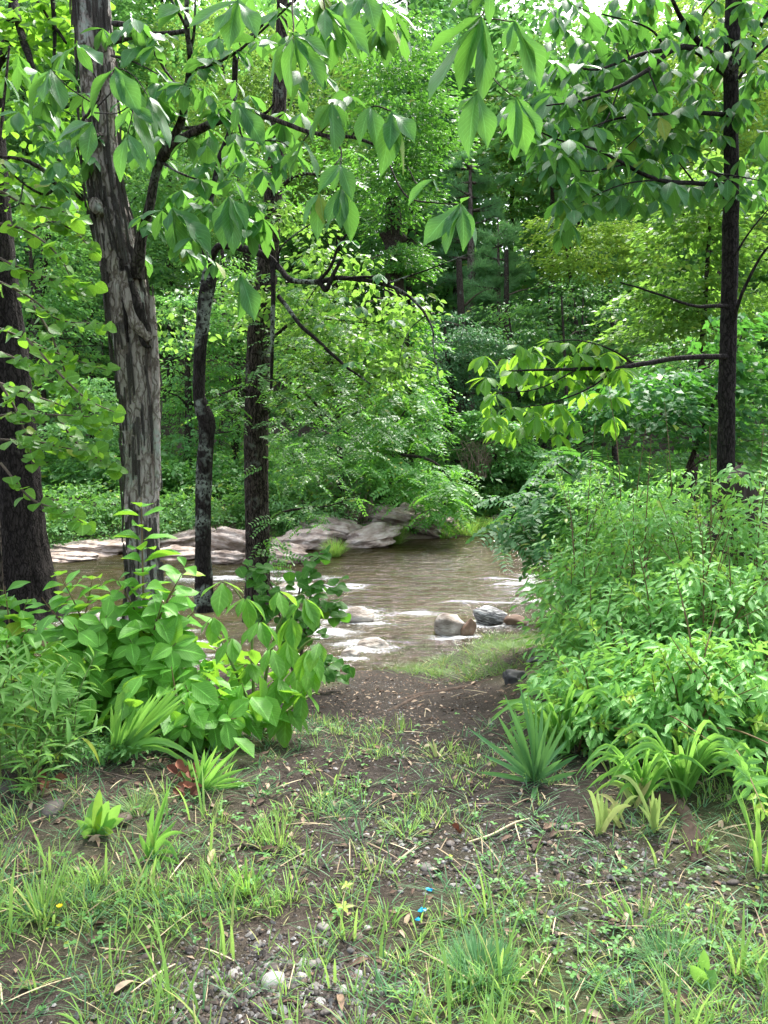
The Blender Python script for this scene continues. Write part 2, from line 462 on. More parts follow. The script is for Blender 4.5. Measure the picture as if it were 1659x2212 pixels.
M['rock_dark'] = simple_mat('dark_rock', [(0.3, (0.035, 0.035, 0.036)), (0.55, (0.085, 0.085, 0.085)), (0.75, (0.16, 0.15, 0.14))], 5, 0.75, 0.6, 0.03, detail=7)
M['rock_band'] = simple_mat('banded_rock', [(0.36, (0.02, 0.02, 0.02)), (0.43, (0.2, 0.2, 0.19)), (0.50, (0.05, 0.05, 0.05)), (0.56, (0.42, 0.42, 0.40)), (0.8, (0.6, 0.6, 0.57))], 3.0, 0.55, 0.8, 0.03, detail=4, stretch=(2.0, 2.0, 14))
M['rock_rust'] = simple_mat('rusty_rock', [(0.3, (0.10, 0.058, 0.036)), (0.55, (0.21, 0.135, 0.09)), (0.75, (0.34, 0.26, 0.2))], 4, 0.7, 0.6, 0.03)
M['stone'] = simple_mat('pebble', [(0.15, (0.035, 0.030, 0.027)), (0.35, (0.075, 0.062, 0.053)), (0.5, (0.115, 0.082, 0.06)), (0.64, (0.095, 0.095, 0.094)), (0.78, (0.18, 0.165, 0.145)), (0.9, (0.36, 0.35, 0.34))], 6, 0.65, 0.3, 0.004, island=0.75)
M['litter'] = simple_mat('dead_leaf', [(0.2, (0.05, 0.032, 0.022)), (0.45, (0.12, 0.075, 0.05)), (0.65, (0.22, 0.15, 0.10)), (0.85, (0.36, 0.28, 0.2))], 10, 0.8, 0.3, 0.003, island=0.8)
M['rustleaf'] = simple_mat('rust_red_leaf', [(0.3, (0.08, 0.028, 0.016)), (0.7, (0.22, 0.085, 0.045))], 14, 0.75, 0.4, 0.004, island=0.5)
M['straw'] = simple_mat('straw', [(0.2, (0.20, 0.15, 0.09)), (0.5, (0.34, 0.27, 0.16)), (0.8, (0.5, 0.42, 0.27))], 10, 0.7, 0.1, 0.002, island=0.7)
M['blue'] = simple_mat('blue_plastic', [(0.3, (0.0, 0.26, 0.55)), (0.7, (0.02, 0.36, 0.68))], 20, 0.35, 0.2, 0.002)
M['petal'] = simple_mat('yellow_petal', [(0.3, (0.75, 0.52, 0.01)), (0.7, (0.85, 0.65, 0.02))], 20, 0.5, 0.1, 0.001)
M['creeper'] = leaf_mat('yellow_leaf', (0.20, 0.25, 0.03), (0.30, 0.34, 0.05), (0.3, 0.36, 0.05), 0.3, 0.45, 0.0)
M['brush'] = simple_mat('dead_brush', [(0.3, (0.12, 0.09, 0.065)), (0.7, (0.30, 0.24, 0.17))], 9, 0.85)

# ------------------------------------------------------------------ leaf templates (y = base to tip, length 1; x across; z up)
def leaf_tmpl(prof, rows=7, cols=4, fold=0.12, droop=0.12, ruffle=0.0, petiole=0.0, seed=0, twist=0.0):
    ts = np.linspace(0, 1, rows)
    pt = np.linspace(0, 1, len(prof))
    w = np.interp(ts, pt, prof) + 0.004
    us = np.linspace(-1, 1, cols + 1)
    V, UV = [], []
    rr = np.random.default_rng(seed)
    ph = rr.uniform(0, 6)
    for i, t in enumerate(ts):
        for u in us:
            x = u * w[i]
            z = abs(u) * w[i] * fold * 2 - droop * t * t + ruffle * abs(u) * math.sin(t * 11 + ph + (2.2 if u > 0 else 0))
            tw = twist * t
            V.append([x * math.cos(tw), petiole + t * (1 - petiole), z + x * math.sin(tw)]); UV.append([0.5 + u * 0.5, t])
    n = cols + 1
    F = [[i * n + j, i * n + j + 1, (i + 1) * n + j + 1, (i + 1) * n + j] for i in range(rows - 1) for j in range(cols)]
    V = np.array(V); F = np.array(F); UV = np.array(UV)
    if petiole > 0:
        b = len(V)
        V = np.vstack([V, [[-0.006, 0, 0.01], [0.006, 0, 0.01], [0.006, petiole + 0.01, 0], [-0.006, petiole + 0.01, 0]]])
        UV = np.vstack([UV, [[0.5, 0]] * 4])
        F = np.vstack([F, [[b, b + 1, b + 2, b + 3]]])
    return V, F, UV

OBOV = [0.0, 0.04, 0.09, 0.14, 0.18, 0.212, 0.225, 0.205, 0.15, 0.07, 0.0]
ELLI = [0.0, 0.07, 0.125, 0.16, 0.175, 0.168, 0.142, 0.10, 0.05, 0.0]
BROAD = [0.0, 0.10, 0.19, 0.26, 0.295, 0.30, 0.275, 0.22, 0.13, 0.0]
HEART = [0.10, 0.34, 0.43, 0.46, 0.455, 0.42, 0.36, 0.28, 0.17, 0.0]
LANC = [0.0, 0.05, 0.075, 0.085, 0.085, 0.078, 0.065, 0.048, 0.026, 0.0]
KITE_V = np.array([[0, 0, 0], [0.24, 0.5, 0.05], [0, 1, -0.08], [-0.24, 0.5, 0.05]], float)
KITE_F = np.array([[0, 1, 2, 3]]); KITE_UV = np.array([[0.5, 0], [1, 0.5], [0.5, 1], [0, 0.5]])
WIDE_V = np.array([[0, 0, 0], [0.36, 0.42, 0.05], [0, 1, -0.1], [-0.36, 0.42, 0.05]], float)

def frames(d, n):
    """Rotation columns (x across, y along d, z near n) for rows of directions."""
    d = unit(d); n = n - d * np.sum(d * n, -1, keepdims=True); n = unit(n)
    return np.stack([np.cross(d, n), d, n], -1)
def field(tmpl, pos, d, n, s, acc=None):
    """Many copies of a template as one V, F, uv."""
    V, F, UV = tmpl
    R = frames(np.asarray(d, float), np.asarray(n, float))
    s = np.asarray(s, float)
    if s.ndim == 1: s = s[:, None]
    W = np.einsum('kij,nj->kni', R, V) * s[:, None, :] + np.asarray(pos)[:, None, :]
    k, m = W.shape[:2]
    FF = F[None] + (np.arange(k) * m)[:, None, None]
    out = W.reshape(-1, 3), FF.reshape(-1, F.shape[1]), np.tile(UV, (k, 1))
    if acc is not None: acc.add(*out)
    return out
def tmpl_mesh(name, mat, *a, **k):
    V, F, UV = leaf_tmpl(*a, **k)
    return mesh_from(name, V, F, mat, UV)
def rand_dirs(k, r=rng):
    return unit(r.normal(size=(k, 3)))

# ================================================================== THE SETTING
def grid_axis(parts):
    out = []
    for a, b, s in parts: out.append(np.arange(a, b, s))
    return np.concatenate(out + [[parts[-1][1]]])
xs = grid_axis([(-90, -30, 4), (-30, -10, 0.8), (-10, -3.2, 0.15), (-3.2, 3.2, 0.05), (3.2, 10, 0.15), (10, 30, 0.8), (30, 90, 4)])
ys = grid_axis([(-30, -4, 2), (-4, 1.2, 0.3), (1.2, 6.2, 0.05), (6.2, 12, 0.07), (12, 30, 0.2), (30, 60, 0.8), (60, 150, 3)])
XX, YY = np.meshgrid(xs, ys)
ZZ = height(XX, YY)
nx, ny = len(xs), len(ys)
ii, jj = np.meshgrid(np.arange(ny - 1), np.arange(nx - 1), indexing='ij')
GF = np.stack([ii * nx + jj, ii * nx + jj + 1, (ii + 1) * nx + jj + 1, (ii + 1) * nx + jj], -1).reshape(-1, 4)
path_x = 0.25 + 0.12 * np.sin(YY * 0.9)
path = np.clip(1 - np.abs(XX - path_x) / (0.95 + 0.25 * noise3(XX * 1.3, YY * 1.3, 3)), 0, 1)
path = sm(0.0, 0.5, path) * sm(2.0, 3.2, YY) * sm(11, 9.5, YY)
green = sm(-0.15, 0.35, fbm(XX * 0.9, YY * 0.9, 7, 3)) * (1 - path) * sm(14, 11, YY)
sedge = sm(8.0, 8.8, YY) * sm(11.5, 10.4, YY) * sm(-0.6, 0.1, XX) * 0.9 * sm(-.3, .3, fbm(XX * 1.5, YY * 1.5, 4, 4))
green = np.maximum(green * 0.8, sedge * 0.8)
bed = sm(-1.02, -1.12, ZZ)
sand = sm(0.2, 0.9, YY - far_edge(XX) + 0.7) * sm(3.2, 1.2, YY - far_edge(XX)) * (YY > 14)

m, nt, out = new_mat('bank_soil')
tc = N(nt, 'ShaderNodeNewGeometry').outputs['Position']
A = lambda n: N(nt, 'ShaderNodeAttribute', attribute_name=n).outputs['Fac']
n1 = noise(nt, tc, 2.3, 6, 0.65); n2 = noise(nt, tc, 38, 6, 0.7); n3 = noise(nt, tc, 150, 3, 0.6)
soil = ramp(nt, math_(nt, 'ADD', math_(nt, 'MULTIPLY', n1, 0.5), math_(nt, 'MULTIPLY', n2, 0.5)), [(0.33, (0.031, 0.024, 0.019)), (0.5, (0.066, 0.052, 0.042)), (0.66, (0.125, 0.102, 0.085))])
soil = mixc(nt, math_(nt, 'MULTIPLY', ramp(nt, n3, [(0.55, (0, 0, 0)), (0.66, (1, 1, 1))]), 0.5), soil, (0.19, 0.15, 0.115))
moss = ramp(nt, n2, [(0.3, (0.035, 0.055, 0.018)), (0.55, (0.075, 0.11, 0.03)), (0.75, (0.13, 0.13, 0.06))])
c = mixc(nt, math_(nt, 'MULTIPLY', A('green'), 0.65), soil, moss)
pathc = ramp(nt, n2, [(0.3, (0.017, 0.0145, 0.012)), (0.55, (0.036, 0.031, 0.027)), (0.75, (0.082, 0.072, 0.064))])
c = mixc(nt, math_(nt, 'MULTIPLY', A('path'), 0.7), c, pathc)
vor = N(nt, 'ShaderNodeTexVoronoi'); vor.inputs['Scale'].default_value = 7.0; nt.links.new(tc, vor.inputs['Vector'])
bedc = mixc(nt, math_(nt, 'MULTIPLY', n1, 0.8), ramp(nt, vor.outputs['Color'], [(0.2, (0.08, 0.055, 0.03)), (0.6, (0.17, 0.12, 0.065)), (0.9, (0.28, 0.2, 0.12))]), (0.10, 0.07, 0.035))
c = mixc(nt, A('bed'), c, bedc)
c = mixc(nt, A('sand'), c, ramp(nt, n2, [(0.3, (0.10, 0.072, 0.05)), (0.6, (0.21, 0.165, 0.125)), (0.8, (0.34, 0.29, 0.24))]))
b = N(nt, 'ShaderNodeBsdfPrincipled'); b.inputs['Roughness'].default_value = 0.93; b.inputs['Specular IOR Level'].default_value = 0.15
nt.links.new(c, b.inputs['Base Color'])
nt.links.new(bump(nt, math_(nt, 'ADD', n2, math_(nt, 'MULTIPLY', n3, 0.4)), 0.9, 0.03), b.inputs['Normal'])
nt.links.new(b.outputs[0], out.inputs[0])
M['soil'] = m
ground_me = mesh_from('ground', np.stack([XX, YY, ZZ], -1).reshape(-1, 3), GF, M['soil'], attrs={'path': path.ravel(), 'green': green.ravel(), 'bed': bed.ravel(), 'sand': sand.ravel()})
ground = tag(link('ground', ground_me), kind='structure')

# ---- river
ROCKS_IN_WATER = []     # (x, y, r) of rocks that break the water, filled below and used for the foam
def boulder_mesh(name, mat, r, seed, sub=4, flat=(1, 1, 0.6), rough=0.22, facet=0.35):
    import bmesh
    bm = bmesh.new(); bmesh.ops.create_icosphere(bm, subdivisions=sub, radius=1)
    V = np.array([v.co[:] for v in bm.verts]); F = np.array([[v.index for v in f.verts] for f in bm.faces]); bm.free()
    rr = np.random.default_rng(seed)
    for _ in range(9):                                   # planes cut facets off the ball
        d = unit(rr.normal(size=3)); h = rr.uniform(0.55, 0.9)
        k = V @ d; V = V - np.where(k > h, (k - h) * (1 - facet * 0.3), 0)[:, None] * d
    V = V * (1 + rough * fbm(V[:, 0] * 1.4 + seed, V[:, 1] * 1.4, V[:, 2] * 1.4, 4))[:, None]
    if facet > .9:
        q = V @ unit(np.array([.35, .2, .9])); V = V * (1 + .05 * np.sign(np.sin(q * 13 + 2 * noise3(V[:, 0], V[:, 1], seed)))[:, None] + .03 * fbm(V[:, 0] * 6, V[:, 1] * 6, V[:, 2] * 9, 3)[:, None])
    V = V * np.array(flat) * r
    return mesh_from(name, V, F, mat)

def rock(px, py, Y, wpx, hpx, label, mat, seed, name='boulder', rotz=0, tilt=0, depth=0.8, facet=0.5, rough=0.2, cat='rock', sub=4, water=False, sink=0.35, group=None):
    """A rock whose centre shows at (px, py) and whose outline is about wpx x hpx."""
    Y = G(px, py + hpx / 2, 0, WATER)[1] + PX(wpx, 12) * 0.25
    c = P(px, py, Y); rx, rz = PX(wpx, Y) / 2, PX(hpx, Y) / 2 * (1 + sink)
    me = boulder_mesh(name, mat, 1.0, seed, sub, (rx, rx * depth, rz), rough, facet)
    o = link(name, me, None, (c[0], c[1], c[2] - rz * sink * 0.7))
    o.rotation_euler = (0, tilt, rotz)
    tag(o, label, cat, group)
    if water: ROCKS_IN_WATER.append((c[0], c[1], rx))
    return o

rock(973, 1346, 9.7, 70, 56, 'round pale boulder at the water edge beside the black striped slab', M['rock_pale'], 3, water=True, facet=0.15, rough=0.1)
rock(1058, 1330, 9.9, 92, 40, 'layered black and white slab wedged beside the round pale boulder', M['rock_band'], 8, 'slab', 0.35, 0.22, 0.6, facet=0.7, water=True)
rock(1112, 1341, 9.8, 62, 26, 'flat rust orange rock under the end of the striped slab', M['rock_rust'], 5, 'flat_rock', 0.2, 0.1, 0.7)
rock(1012, 1352, 9.55, 30, 46, 'rusty rock squeezed between the round boulder and the striped slab', M['rock_rust'], 6, 'flat_rock', 0, 0.35, 0.7)
rock(1112, 1462, 6.3, 62, 30, 'dark grey rock half hidden beside the yucca and the path', M['rock_dark'], 12, 'dark_rock', 0.3, 0.15, 0.8, facet=0.9, rough=0.4)
rock(1165, 1425, 7.2, 60, 20, 'low dark grey stone under the edge of the privet thicket', M['rock_dark'], 13, 'dark_rock', 0.3, 0, 0.8)
rock(765, 1328, 11.6, 90, 38, 'wet white rock with the stream breaking over it in midstream', M['rock_pale'], 21, water=True, facet=0.3, sink=0.5)
rock(805, 1390, 9.9, 70, 26, 'pinkish flat stone in the shallows nearest the dirt path', M['rock_pale'], 22, 'flat_rock', 0.1, 0, 0.8, water=True)
rock(760, 1410, 9.5, 46, 18, 'small wet stone in the shallows beneath the heart leaved sapling', M['rock_pale'], 26, 'flat_rock', 0.1, 0, 0.8, water=True)
rock(1190, 1246, 14.4, 46, 12, 'dark low stone in the white rapid beside the thicket', M['rock_dark'], 23, 'dark_rock', 0.2, 0, 0.8, water=True)
rock(640, 1262, 14.0, 90, 20, 'flat stone awash in white water behind the furrowed trunk', M['rock_pale'], 24, 'flat_rock', 0, 0, 0.6, water=True, sink=0.6)
rock(735, 1272, 13.6, 70, 10, 'sunken stone making the small white riffle in midstream', M['rock_dark'], 25, 'dark_rock', 0, 0, 0.6, water=True, sink=0.8)
rock(360, 1345, 11.5, 90, 40, 'wet boulder seen through the shrub behind the shaggy trunk', M['rock_pale'], 27, 'boulder', 0, 0, 0.7, water=True, sink=0.5)
rock(190, 1330, 11.0, 60, 40, 'pale boulder in white water glimpsed through the allspice shrub', M['rock_pale'], 28, 'boulder', 0, 0, 0.7, water=True, sink=0.5)
for (a, b_, Y, w, h_, lab, s, tl) in [
    (890, 1112, 24.0, 150, 70, 'long grey ledge across the stream with the feathery bough over it', 31, 0.12),
    (812, 1100, 24.4, 90, 44, 'light square topped rock above the ledge across the stream', 32, -0.1),
    (800, 1158, 23.0, 110, 46, 'sloping ledge running down into the far edge of the pool', 33, -0.25),
    (720, 1140, 23.4, 110, 60, 'pale rock under the dead brown brush across the stream', 34, 0.1),
    (650, 1160, 22.2, 110, 56, 'whitish rock just past the furrowed trunk on the far bank', 35, -0.1),
    (610, 1195, 21.2, 90, 44, 'low white rock at the far waterline past the furrowed trunk', 36, 0.1),
    (505, 1165, 21.6, 90, 70, 'white streaked ledge between the crooked trunk and the furrowed trunk', 37, 0.15),
    (490, 1200, 20.8, 80, 36, 'low pale ledge at the waterline behind the crooked trunk', 38, 0),
    (395, 1160, 21.2, 120, 44, 'brown sloping ledge with a dark seam right of the shaggy trunk', 39, -0.22),
    (385, 1192, 20.2, 110, 34, 'grey ledge at the waterline right of the shaggy trunk', 40, -0.1),
    (215, 1178, 20.2, 150, 40, 'long low tan ledge between the broad dark trunk and the shaggy trunk', 41, 0.05),
    (150, 1200, 19.4, 90, 24, 'small pale stone at the far waterline beside the broad dark trunk', 42, 0),
    (1085, 1118, 25.6, 50, 22, 'small white rock at the bright grass at the head of the pool', 43, 0),
    (985, 1116, 25.6, 70, 24, 'grey rock behind the bright grass at the head of the pool', 44, 0.1),
    (930, 1140, 23.8, 60, 34, 'lavender grey rock below the feathery bough at the pool edge', 45, 0.3),
]:
    rock(a, b_ + 2, Y, w * 1.4, h_ * 0.84, lab, M['rock_far'], s, 'ledge' if 'ledge' in lab else 'boulder', 0.25, tl, 0.8, facet=1.0, rough=0.38, sub=5)

rx_ = grid_axis([(-60, -12, 1.0), (-12, -6, 0.14), (-6, 6, 0.075), (6, 14, 0.2), (14, 60, 1.0)])
ry_ = grid_axis([(7.6, 16, 0.065), (16, 27, 0.10)])
RX, RY = np.meshgrid(rx_, ry_)
def foam_at(x, y):
    f = np.zeros_like(x)
    for (a, b_, r) in ROCKS_IN_WATER:
        d = np.sqrt(((x - a - 0.25 * r) / 1.7) ** 2 + ((y - b_ + 0.15) * 0.9) ** 2) / r
        f = np.maximum(f, sm(1.5, 0.7, d) * 0.8)
    streak = fbm(x * 1.1 + 0.8 * noise3(x * 0.7, y * 0.7, 2), y * 3.3, 1.0, 4)
    for (px, py, rx, ry, a) in [(1170, 1262, 1.3, 1.6, 1.0), (1090, 1300, 1.5, 0.5, 0.75), (900, 1325, 1.4, 0.45, 0.7), (740, 1265, 0.9, 0.45, 0.9), (640, 1250, 1.1, 0.7, 1.0),
                                (740, 1330, 1.1, 0.9, 1.0), (680, 1365, 0.9, 0.6, 1.0), (820, 1350, .8, .35, .8), (640, 1290, .9, .4, .8), (560, 1235, 1.0, .5, .8), (450, 1250, 1.4, 0.6, 0.9), (440, 1430, 0.5, 0.5, 0.9), (1200, 1215, 1.2, 1.0, 0.8), (190, 1340, 1.0, 0.8, 0.9), (370, 1395, 0.9, 0.6, 0.9),
                                (800, 1390, 0.8, 0.35, 0.75), (960, 1228, 2.2, 0.8, 0.34), (1020, 1190, 2.6, 1.2, 0.30), (860, 1290, 2.2, 0.9, 0.36)]:
        k = (WATER - CAM_Z) / (P(px, py, 1.0)[2] - CAM_Z)
        cx, cy_ = P(px, py, 1.0)[0] * k, k
        g = np.exp(-((x - cx) / rx) ** 2 - ((y - cy_) / ry) ** 2)
        f = np.maximum(f, a * g)
    return np.clip(f * (0.85 + 1.3 * streak) + 0.10 * sm(.25, .7, streak), 0, 1), streak
FO, STK = foam_at(RX, RY)
wz = WATER + 0.030 * fbm(RX * 1.1 + .5 * noise3(RX, RY, 1), RY * 2.6, 3, 4) + 0.05 * FO * fbm(RX * 3, RY * 5, 8, 3) + 0.02 * FO
inside = (RY > near_edge(RX) - 0.9) & (RY < far_edge(RX) + 1.2)
nx2, ny2 = len(rx_), len(ry_)
ii, jj = np.meshgrid(np.arange(ny2 - 1), np.arange(nx2 - 1), indexing='ij')
keep = inside[:-1, :-1].ravel()
RF = np.stack([ii * nx2 + jj, ii * nx2 + jj + 1, (ii + 1) * nx2 + jj + 1, (ii + 1) * nx2 + jj], -1).reshape(-1, 4)[keep]
used, inv = np.unique(RF, return_inverse=True)
RV = np.stack([RX, RY, wz], -1).reshape(-1, 3)[used]
m, nt, out = new_mat('stream_water')
tc = N(nt, 'ShaderNodeNewGeometry').outputs['Position']
fo = N(nt, 'ShaderNodeAttribute', attribute_name='foam').outputs['Fac']
vst = mapping(nt, tc, (0.7, 2.2, 1.0))
w1 = noise(nt, vst, 4.0, 6, 0.6, dist=0.6); w2 = noise(nt, vst, 16.0, 4, 0.6)
hgt = math_(nt, 'ADD', math_(nt, 'MULTIPLY', w1, 1.0), math_(nt, 'MULTIPLY', w2, 0.3))
nrm = bump(nt, hgt, 0.55, 0.10)
murk = ramp(nt, noise(nt, mapping(nt, tc, (0.5, 1.3, 1)), 0.9, 4), [(0.3, (0.020, 0.0175, 0.0045)), (0.5, (0.044, 0.036, 0.0105)), (0.75, (0.085, 0.067, 0.024))])
dif = N(nt, 'ShaderNodeBsdfDiffuse'); nt.links.new(murk, dif.inputs['Color'])
trn = N(nt, 'ShaderNodeBsdfTransparent'); trn.inputs['Color'].default_value = (0.56, 0.49, 0.28, 1)
body = N(nt, 'ShaderNodeMixShader'); body.inputs[0].default_value = 0.55
nt.links.new(dif.outputs[0], body.inputs[1]); nt.links.new(trn.outputs[0], body.inputs[2])
gl = N(nt, 'ShaderNodeBsdfGlossy'); gl.inputs['Roughness'].default_value = 0.05; nt.links.new(nrm, gl.inputs['Normal'])
fr = N(nt, 'ShaderNodeFresnel'); fr.inputs['IOR'].default_value = 1.33; nt.links.new(nrm, fr.inputs['Normal'])
wat = N(nt, 'ShaderNodeMixShader'); nt.links.new(fr.outputs[0], wat.inputs[0]); nt.links.new(body.outputs[0], wat.inputs[1]); nt.links.new(gl.outputs[0], wat.inputs[2])
fd = N(nt, 'ShaderNodeBsdfPrincipled'); fd.inputs['Base Color'].default_value = (0.78, 0.80, 0.80, 1); fd.inputs['Roughness'].default_value = 0.5
nt.links.new(bump(nt, w2, 0.6, 0.05), fd.inputs['Normal'])
fn = noise(nt, mapping(nt, tc, (1.0, 2.4, 1.0)), 7.0, 7, 0.68, dist=0.8)
lace = noise(nt, mapping(nt, tc, (1.3, 2.6, 1.0)), 30.0, 4, 0.7, dist=0.5)
fm = math_(nt, 'MULTIPLY', math_(nt, 'SUBTRACT', math_(nt, 'ADD', math_(nt, 'ADD', math_(nt, 'MULTIPLY', fo, 0.55), math_(nt, 'MULTIPLY', fn, 0.7)), math_(nt, 'MULTIPLY', lace, 1.1)), 1.21), 2.8, True)
fm = math_(nt, 'MULTIPLY', fm, 0.85)
allm = N(nt, 'ShaderNodeMixShader'); nt.links.new(fm, allm.inputs[0]); nt.links.new(wat.outputs[0], allm.inputs[1]); nt.links.new(fd.outputs[0], allm.inputs[2])
nt.links.new(allm.outputs[0], out.inputs[0])
M['water'] = m
river = tag(link('river', mesh_from('river', RV, inv.reshape(-1, 4), m, attrs={'foam': FO.ravel()[used]})), kind='structure')

# ================================================================== GROUND DETAIL
def gpatch(px, py): 
    g = G(px, py); return g[0], g[1]
# ---- stones lying in the soil: the larger ones as parts of the ground, the rest as gravel
stone_me = [boulder_mesh('stone', M['stone'], 1.0, 100 + i, 1 if i > 3 else 2, (1, 0.78, 0.5), 0.18, 0.6) for i in range(8)]
big_spots = [(590, 2122, 42, 0), (265, 1775, 38, 1), (110, 1750, 40, 2), (20, 1705, 30, 3), (1108, 1980, 16, 0), (1360, 1925, 14, 1), (1060, 1565, 10, 2), (1585, 1910, 18, 2), (520, 2030, 10, 1),
             (620, 2135, 14, 0), (665, 2185, 16, 1), (545, 2140, 16, 2), (440, 2105, 10, 3), (1520, 2075, 16, 3), (1480, 2065, 14, 1), (1620, 2140, 14, 0), (1365, 1780, 14, 2), (700, 2010, 22, 1),
             (215, 1790, 20, 3), (1530, 1880, 14, 2), (1460, 1915, 12, 3), (795, 2010, 14, 0), (1330, 1910, 14, 1), (870, 1590, 12, 2), (1010, 1445, 12, 1), (1035, 1850, 10, 1), (640, 1720, 10, 2)]
taken = 0
def add_stone(x, y, r, v):
    global taken
    z = H(x, y)
    o = link('stone', stone_me[v], ground, (x, y, z + r * 0.05))
    o.rotation_euler = (rng.uniform(-.25, .25), rng.uniform(-.25, .25), rng.uniform(0, 6.3))
    k = rng.uniform(0.8, 1.2)
    o.scale = (r * k, r, r * rng.uniform(0.75, 1.2))
    taken += 1
for px, py, w, v in big_spots:
    g = G(px, py); add_stone(g[0], g[1], PX(w, g[1]) * 0.9, v)
patches = [(600, 2135, 0.30, 0.16, 90), (960, 1860, 0.5, 0.32, 70), (1330, 1880, 0.6, 0.28, 60), (1520, 2070, 0.35, 0.3, 36), (1380, 1960, 0.6, 0.4, 34), (900, 1650, 0.7, 0.7, 40), (1000, 2080, 0.5, 0.3, 22), (850, 1480, 0.6, 0.8, 30), (880, 1540, 0.5, 0.9, 30)]
grav = []
for px, py, rx, ry, n in patches:
    cx, cy_ = gpatch(px, py)
    for i in range(n):
        x, y = cx + rng.normal() * rx * 0.6, cy_ + rng.normal() * ry * 0.6
        if y > 1.5 and taken < 295: add_stone(x, y, float(np.clip(rng.lognormal(-4.25, 0.32), 0.008, 0.034)) * (0.8 + 0.08 * y), int(rng.integers(0, 8)))
    k = n * (45 if px == 600 else 30)
    grav.append(np.stack([cx + rng.normal(size=k) * rx * 0.8, cy_ + rng.normal(size=k) * ry * 0.8], -1))
k = 2600
grav.append(np.stack([rng.uniform(-2.6, 2.8, k), rng.uniform(1.5, 7.5, k)], -1))
gx = np.concatenate(grav)
dens = noise3(gx[:, 0] * 1.1, gx[:, 1] * 1.1, 5)
gx = gx[(gx[:, 1] > 1.5) & (gx[:, 1] < 9) & (dens > -0.25)]
def icosphere_arr(sub):
    import bmesh
    bm = bmesh.new(); bmesh.ops.create_icosphere(bm, subdivisions=sub, radius=1)
    V = np.array([v.co[:] for v in bm.verts]); F = np.array([[v.index for v in f.verts] for f in bm.faces]); bm.free()
    return V, F
def scatter_tris(V, F, pos, scale, rz, tilt):
    c, s = np.cos(rz), np.sin(rz)
    W = V[None] * scale[:, None, :]
    W = np.stack([W[..., 0], W[..., 1] , W[..., 2] + W[..., 0] * tilt[:, None]], -1)
    W = np.stack([W[..., 0] * c[:, None] - W[..., 1] * s[:, None], W[..., 0] * s[:, None] + W[..., 1] * c[:, None], W[..., 2]], -1) + pos[:, None, :]
    FF = F[None] + (np.arange(len(pos)) * len(V))[:, None, None]
    return W.reshape(-1, 3), FF.reshape(-1, F.shape[1])
iv, if_ = icosphere_arr(1)
iv, if_ = np.array([[0, 0, 1], [1, 0, .1], [.3, .95, 0], [-.8, .6, -.1], [-.85, -.5, .1], [.25, -.95, -.1], [.45, .3, .75], [-.5, -.2, .8]], float), None
import bmesh as _bm
_b = _bm.new()
for q in np.vstack([iv, iv * [.8, .8, -.8]]): _b.verts.new(q)
_bm.ops.convex_hull(_b, input=_b.verts); _bm.ops.triangulate(_b, faces=_b.faces)
_b.verts.index_update(); if_ = np.array([[v.index for v in f.verts] for f in _b.faces]); iv = np.array([v.co[:] for v in _b.verts]); _b.free()
iv = iv * (1 + 0.2 * rng.normal(size=(len(iv), 1))).clip(0.75, 1.3)
r = np.clip(rng.lognormal(-5.2, 0.45, len(gx)), 0.0025, 0.016)
pos = np.stack([gx[:, 0], gx[:, 1], height(gx[:, 0], gx[:, 1]) + r * 0.2], -1)
V, F = scatter_tris(iv, if_, pos, r[:, None] * np.stack([rng.uniform(.8, 1.4, len(r)), rng.uniform(.7, 1, len(r)), rng.uniform(.45, .8, len(r))], -1), rng.uniform(0, 6.3, len(r)), rng.normal(size=len(r)) * .2)
tag(link('gravel', mesh_from('gravel', V, F, M['stone'], smooth=False)), kind='stuff')

# ---- dead leaves, straw and twigs strewn on the soil
def strew(k, region, dens_f=None):
    x = rng.uniform(region[0], region[1], k); y = rng.uniform(region[2], region[3], k)
    if dens_f is not None:
        keep = rng.uniform(size=k) < dens_f(x, y); x, y = x[keep], y[keep]
    return x, y
def flat_dirs(k, tilt=0.15):
    a = rng.uniform(0, 6.283, k)
    d = np.stack([np.cos(a), np.sin(a), rng.normal(size=k) * tilt], -1)
    n = np.stack([rng.normal(size=k) * 0.35, rng.normal(size=k) * 0.35, np.ones(k)], -1)
    return d, n
left_edge = lambda x, y: np.clip(0.22 + 0.9 * np.exp(-((x + 1.3) / 0.8) ** 2 - ((y - 3.1) / 0.55) ** 2) + 0.35 * sm(0.9, 1.6, x) * sm(2.6, 3.2, y), 0, 1)
x, y = strew(7500, (-2.6, 2.8, 1.6, 8.8), left_edge)
d, n = flat_dirs(len(x), 0.3)
acc = Acc(); field(leaf_tmpl(ELLI, 5, 2, 0.35, 0.35, 0.03, seed=5), np.stack([x, y, height(x, y) + 0.008], -1), d, n, rng.uniform(0.025, 0.07, len(x)), acc)
tag(link('leaf_litter', acc.mesh('leaf_litter', M['litter'])), kind='stuff')
x, y = strew(4300, (-2.8, 2.9, 1.5, 6.0), lambda x, y: np.clip(0.35 + 0.6 * sm(-0.9, -1.5, x) + 0.4 * sm(1.0, 1.5, x) - 0.25 * sm(4, 5, y), 0, 1))
d, n = flat_dirs(len(x), 0.22)
acc = Acc(); field(leaf_tmpl([0.006, 0.010, 0.010, 0.007, 0.002], 6, 1, 0, 0.14, twist=.4), np.stack([x, y, height(x, y) + 0.012], -1), d, n, rng.uniform(0.04, 0.19, len(x)), acc)
tag(link('straw_litter', acc.mesh('straw_litter', M['straw'])), kind='stuff')

